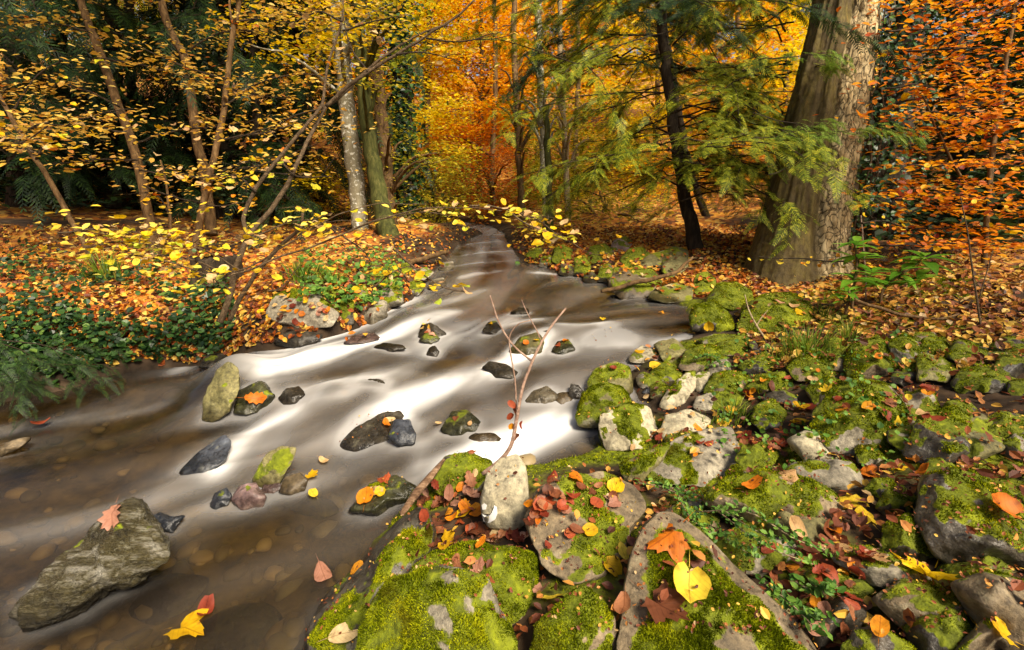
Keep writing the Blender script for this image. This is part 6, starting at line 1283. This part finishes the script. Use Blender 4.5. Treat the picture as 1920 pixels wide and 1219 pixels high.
# ------------------------------------------------------------------ ground plants
def ivy_bed():
    Pn, Nn = drop(9000, px_sampler(-250, 440, 440, 735), lambda hp, own: math.sin(hp.x * 5.7 + 1.3 * math.sin(hp.y * 6.1)) * .6 + math.sin(hp.y * 7.3 + hp.x * 2) * .5 + random.gauss(0, .5) - 1.0 * (hp.x + 1.75) * (hp.x > -1.75) - .5 * (hp.y - 3.3) + 1.2 * smooth(.30, .08, samp(DIST, hp.x, hp.y)) * (hp.x < -1.9) > 0.1, 0.02)
    Pn = Pn + np.stack([np.zeros(len(Pn)), np.zeros(len(Pn)), rng.uniform(.01, .10, len(Pn))], -1)
    field('ivy_ground_cover', 'dark green ivy covering the left bank', Pn, np.array([0, -.45, .9]) + rng.normal(0, .45, Pn.shape), .036 * rng.uniform(.6, 1.3, len(Pn)), M['ivy'], cat='ivy', aspect=.95)
    Pn, Nn = drop(700, px_sampler(560, 760, 470, 600)); Pn = Pn + np.array([0, 0, .03])
    field('ivy_ground_cover', 'small green herbs among leaves beside grey boulder', Pn, np.array([0, -.4, .9]) + rng.normal(0, .5, Pn.shape), .035 * rng.uniform(.5, 1.3, len(Pn)), M['shoot'], cat='herbs', aspect=.9)
    Pn, Nn = drop(380, px_sampler(1330, 1700, 640, 900)); Pn = Pn + np.array([0, 0, .01])
    field('ground_herbs', 'tiny green herbs and clover between right bank rocks', Pn, np.array([0, -.3, .9]) + rng.normal(0, .5, Pn.shape), .020 * rng.uniform(.5, 1.3, len(Pn)), M['shoot'], cat='herbs', aspect=.9)
ivy_bed()

def tuft(px, py, n, hpx, label, wide=.09, mat='grass', bend=.6):
    t0 = hit(px, py, HR); base = CAM + ray(px, py) * t0; hm = hpx * t0 / F
    root = None; V, Tr = [], []
    for k in range(n):
        a = rng.uniform(0, 6.28); b = base + np.array([math.cos(a), math.sin(a), 0]) * rng.uniform(0, wide); b[2] = zground(b) - .005
        d_ = np.array([math.cos(a), math.sin(a), 0]) * rng.uniform(.1, 1) * bend + rng.normal(0, .12, 3) * np.array([1, 1, 0]); L = hm * rng.uniform(.5, 1.2); w_ = rng.uniform(.0016, .0032) * max(1, t0 / 2)
        s = np.array([-math.sin(a), math.cos(a), 0]) + rng.normal(0, .5, 3); s /= np.linalg.norm(s); o = len(V)
        for j, tt in enumerate((0, .35, .7, 1.0)):
            c = b + np.array([0, 0, 1]) * L * (tt - .45 * bend * tt ** 2.4) + d_ * L * tt ** 1.7; ww = w_ * (1 - tt ** 2) + 1e-4; V += [c - s * ww, c + s * ww]
        for j in range(3): q = o + 2 * j; Tr += [[q, q + 1, q + 3], [q, q + 3, q + 2]]
    ob = mk('grass_tuft', np.array(V), np.array(Tr), M[mat], None, False, origin=base); tag(ob, label, 'grass'); return ob
tuft(1510, 668, 260, 70, 'bright green grass tuft on the right bank by moss boulder', .17)
tuft(1590, 640, 46, 60, 'broad-bladed grass clump below the laurel seedlings', .05)
tuft(1370, 785, 110, 46, 'small bright grass tuft among the right bank stones', .07)
tuft(1330, 800, 30, 40, 'sparse long grass blades right of pale slab', .05)
tuft(200, 525, 120, 70, 'dark drooping grass tuft on the left bank ivy', .14)
tuft(560, 520, 130, 44, 'green grass tuft in orange leaves, left bank', .16)
tuft(620, 528, 70, 34, 'yellowing grass tuft above the grey boulder', .12)
tuft(1545, 600, 40, 40, 'dark grass tuft at the foot of the big moss boulder', .06)

# laurel seedlings: whorls of long glossy leaves, each leaf a part
def laurel_leaf():
    ys = np.linspace(0, 1, 7); wv = 0.17 * np.sin(math.pi * ys ** 0.8) + .005; z = -0.30 * ys ** 2; V, Tr = [], []
    for y, ww, zz in zip(ys, wv, z): V += [(-ww, y, zz + .04 * (ww / .17)), (0, y, zz), (ww, y, zz + .04 * (ww / .17))]
    for j in range(6):
        for q in (0, 1): a = 3 * j + q; Tr += [[a, a + 1, a + 4], [a, a + 4, a + 3]]
    return mesh_data('laurel_leaf', np.array(V), np.array(Tr), M['laurel'], True)
LL = laurel_leaf()
def laurel(label, stem, dp, tops, lsize):
    root = root_at('laurel_seedling', stem[0][0], stem[0][1], dp, label, 'seedling'); wood(root, 'stem', stem, dp, [3, 2.4, 1.8], M['bark_brown'], 6, .004)
    for (tx, ty, n, ln) in tops:
        c = P(tx, ty, dp); wood(root, 'stem', [stem[-2], ((stem[-2][0] + tx) / 2, (stem[-2][1] + ty) / 2 + 4), (tx, ty)], dp, [1.8, 1.4, 1.0], M['bark_moss'], 5, .003)
        for k in range(n):
            a = k * 2.4 + random.random(); lift = random.uniform(-.15, .75); d_ = Vector((math.cos(a), math.sin(a), lift)).normalized()
            q = d_.to_track_quat('Y', 'Z'); o = bpy.data.objects.new('leaf', LL); COL.objects.link(o); o.parent = root
            o.location = Vector(c) + Vector((0, 0, -.012 * k * .4)) - root.matrix_basis.translation; o.rotation_mode = 'QUATERNION'; o.rotation_quaternion = q; s = lsize * ln * random.uniform(.75, 1.15); o.scale = (s, s, s)
laurel('tall laurel seedling with glossy green leaves before the big trunk', [(1598, 580), (1600, 545), (1606, 500), (1604, 460)], 2.9, [(1606, 455, 8, 1.0), (1612, 480, 7, 1.1), (1600, 520, 8, 1.1), (1635, 510, 7, 1.0)], .15)
laurel('spreading laurel seedling right of the tall seedling', [(1650, 575), (1655, 545), (1680, 520), (1700, 500)], 2.95, [(1735, 480, 11, 1.2), (1690, 505, 9, 1.1), (1660, 530, 7, 1.0), (1720, 520, 6, 1.0)], .16)
laurel('small laurel seedling low between grass and laurels', [(1585, 590), (1590, 565), (1592, 545)], 2.8, [(1592, 545, 6, .9), (1580, 560, 5, .8)], .12)

# leafy trailing shoots between slab and moss rock
def trailing(label, lines, nleaf, lsize, dp_from=None):
    root = None; P_, N_ = [], []; tw = MB()
    for pl in lines:
        W = []
        for a, b, up in pl:
            dr = Vector(ray(a, b)); hp, nr, ix, ds = BV.ray_cast(Vector(CAM), dr.normalized()); dpt = (ds / dr.length if hp else 1.3) - up; W.append(P(a, b, dpt))
        W = np.array(W); V, Tr = tube_geo(W, [.0022, .0018, .001], 5, 30) if len(W) == 3 else tube_geo(W, np.linspace(.0022, .001, len(W)), 5, 40); tw.add(V, Tr); C = catmull(W, nleaf)
        if root is None: root = empty('trailing_plant', W[0]); tag(root, label, 'plant')
        for sgn in (1, -1):
            P_.append(C + np.array([0, 0, .006]) + rng.normal(0, .007, C.shape)); N_.append(np.array([sgn * .35, -.3, 1]) + rng.normal(0, .4, C.shape))
    tw.build('stem', M['twig_pale'], root); p = np.vstack(P_); field('foliage', None, p, np.vstack(N_), lsize * rng.uniform(.6, 1.25, len(p)), M['shoot'], parent=root, aspect=.55)
trailing('trailing small-leaved green shoots beside the big slab', [[(1195, 905, .05), (1300, 925, .09), (1400, 985, .10), (1500, 1040, .08)], [(1230, 910, .05), (1330, 950, .08), (1430, 1020, .08), (1530, 1060, .05)], [(1280, 935, .04), (1350, 1000, .06), (1420, 1050, .06)], [(1300, 960, .04), (1400, 960, .10), (1490, 1010, .10), (1560, 1035, .06)], [(1270, 920, .05), (1290, 965, .04), (1340, 1010, .04)]], 46, .015)
trailing('thin leafy shoots in the dark hollow right of slab', [[(1420, 1085, .03), (1480, 1130, .06), (1540, 1190, .05)], [(1440, 1110, .05), (1500, 1150, .06), (1560, 1170, .05)], [(1490, 1090, .04), (1530, 1110, .05), (1570, 1100, .05)]], 22, .020)
trailing('small leafy sprigs on the mossy rock by pool', [[(1300, 675, .03), (1325, 668, .05), (1350, 672, .04)], [(1315, 690, .03), (1345, 680, .05), (1370, 690, .03)]], 30, .016)

# ------------------------------------------------------------------ sticks, stump, logs
def stick(name, label, pl, dps, rpx, mat, cat='stick', forks=(), jitter=.004, seg=8):
    root = empty(name, P(pl[0][0], pl[0][1], dps[0])); tag(root, label, cat); wood(root, 'main_stem', pl, dps, rpx, M[mat], seg, jitter)
    for fp, fd, fr in forks: wood(root, 'side_twig', fp, fd, fr, M[mat], 6, jitter * .6)
    return root
tw = stick('forked_twig', 'bare forked twig rising beside the pale oval stone', [(905, 890), (935, 868), (958, 838), (968, 790), (975, 750), (985, 710), (1012, 650), (1040, 605), (1062, 577)], [1.62, 1.60, 1.62, 1.66, 1.72], [4.6, 3.8, 3.2, 2.8, 2.3, 1.8], 'twig', 'twig',
    [([(996, 676), (962, 648), (935, 605), (919, 553)], [1.68, 1.70], [2.2, 1.7, 1.2]), ([(968, 770), (966, 720), (957, 660), (955, 630), (970, 608), (994, 601)], [1.64, 1.62], [1.6, 1.3, .9]), ([(1016, 646), (1008, 622), (990, 590), (978, 562)], [1.7, 1.75], [1.3, 1.0, .7])])
for (a, b, s, c) in [(968, 765, 20, 'red'), (962, 775, 18, 'red'), (972, 780, 18, 'brown'), (964, 800, 20, 'orange'), (972, 812, 20, 'brown'), (960, 820, 18, 'tan'), (976, 556 + 232, 16, 'red')]:
    place(leaf_data('oval', c), 'leaf', P(a, b, 1.63), Vector((random.gauss(0, 1), -1, random.gauss(0, .6))), s * 1.63 / F, tw)
stick('bark_strip', 'strip of brown bark leaning left of the leaf pile', [(752, 965), (780, 925), (808, 892), (832, 862)], [1.55, 1.62, 1.68], [5, 8, 7, 3], 'wood_drift', 'bark')
stick('fallen_branch', 'long brown branch reaching from right bank into the pool', [(1128, 548), (1150, 541), (1190, 530), (1230, 522), (1262, 512), (1285, 495), (1298, 483)], [3.72, 3.8, 4.0], [3, 4.5, 4, 4, 3.5, 2.5], 'bark_brown', 'branch', [([(1270, 508), (1290, 502), (1305, 503)], 3.95, [2, 1])], .012)
stick('driftwood', 'weathered driftwood stick at the right edge', [(1772, 850), (1800, 838), (1850, 826), (1905, 812), (1970, 800)], [1.62, 1.65, 1.7], [6, 11, 12, 13, 13], 'wood_drift', 'driftwood', (), .012, 12)
stick('rotten_log', 'black rotten log lying on the right bank', [(1785, 745), (1820, 742), (1870, 748), (1930, 756), (1990, 762)], [2.05, 2.0, 1.95], [14, 24, 28, 28, 26], 'wood_wet', 'log', (), .02, 14)
stick('dead_stalk', 'long straight tan stalk lying below the cushion boulders', [(1590, 693), (1650, 715), (1710, 742), (1755, 765), (1790, 772)], [2.15, 2.05, 1.9], [3, 2.8, 2.4, 2], 'twig_pale', 'stick')
stick('dead_stalk', 'shorter tan stalk right of the long straight stalk', [(1713, 694), (1740, 720), (1768, 742), (1792, 760)], [2.1, 2.0], [2.6, 2.2, 1.8], 'twig_pale', 'stick')
stick('dead_stalk', 'upright forked dry stalk beside the largest moss boulder', [(1452, 660), (1425, 620), (1405, 585), (1396, 553)], [2.62, 2.7], [2, 1.6, 1], 'twig_pale', 'stick', [([(1418, 612), (1428, 596), (1440, 582)], 2.68, [1.4, .8])])
stick('dead_stalk', 'thin dry stalk crossing the bottom right hollow', [(1450, 1035), (1500, 1075), (1560, 1110)], [1.2, 1.15], [2, 1.6, 1.2], 'twig_pale', 'stick')
stick('dead_stalk', 'pale broken stalk in the leaf heap, lower right', [(1690, 1130), (1715, 1180), (1722, 1225)], [1.05, .98], [2.6, 2.2, 1.6], 'twig_pale', 'stick')
stick('fallen_branch', 'brown branch lying on leaf litter right of laurels', [(1600, 560), (1640, 575), (1690, 590), (1760, 600), (1800, 590)], [2.75, 2.65, 2.6], [3, 3.4, 3, 2], 'bark_brown', 'branch', (), .01)
stick('seedling_stem', 'bare dark seedling stem standing at the right', [(1838, 632), (1836, 590), (1822, 500), (1812, 420), (1800, 370)], [2.45, 2.5], [2.2, 1.7, 1.2, .8], 'bark_shrub', 'seedling', [([(1836, 560), (1850, 510), (1862, 470)], 2.48, [1.2, .7])])
stick('fallen_branch', 'dead branch on the left bank by the mossy trunk', [(768, 495), (790, 487), (815, 478), (838, 474)], [4.5, 5.0], [5, 5, 4], 'bark_brown', 'branch', (), .01)
# stump with a leafy top
def stump():
    dp = 3.75; c = P(408, 498, dp); root = empty('stump', c - np.array([0, 0, .1])); tag(root, 'dark rotten stump topped with orange leaves', 'stump')
    th = np.linspace(0, 2 * math.pi, 40, endpoint=False); V = []; hs = np.linspace(-.12, .075, 9)
    for hh in hs: r = .165 * (1 + .35 * np.exp(-(hh + .12) / .05) * .6) * (1 + .06 * np.sin(th * 7) + .03 * np.sin(th * 13 + 1)); V.append(np.stack([c[0] + r * np.cos(th), c[1] + r * np.sin(th), np.full(40, c[2] + hh) + .012 * np.sin(th * 9) * (hh > .07)], -1))
    V = np.vstack(V + [np.array([[c[0], c[1], c[2] + .06]])]); Tr = []
    for j in range(8):
        for k in range(40): a = j * 40 + k; b = j * 40 + (k + 1) % 40; Tr += [[a, b, b + 40], [a, b + 40, a + 40]]
    Tr += [[320 + k, 320 + (k + 1) % 40, 360] for k in range(40)]
    mk('stump_body', V, np.array(Tr), M['bark_dark'], root, True)
    p = c + np.stack([rng.normal(0, .08, 90), rng.normal(0, .08, 90), rng.uniform(.075, .10, 90)], -1); field('leaf_cap', None, p, np.array([0, 0, 1.]) + rng.normal(0, .4, (90, 3)), .05 * rng.uniform(.7, 1.2, 90), M['litter'], parent=root)
stump()
tb = mk('plastic_scrap', *(lambda g: g)(tube_geo(np.vstack([P(966, 494, 5.2), P(972, 494, 5.2), P(975, 494, 5.2)]), [.022, .022, .008], 8)), M['shoot'], None, True, origin=P(970, 495, 5.2)); tag(tb, 'tiny teal green object at the far waterline', 'litter')
print('fallen leaves', NLEAF, 'rocks', len(ROCKS), 'objects', len(bpy.data.objects), 'tris', sum(len(o.data.polygons) for o in bpy.data.objects if o.type == 'MESH'))
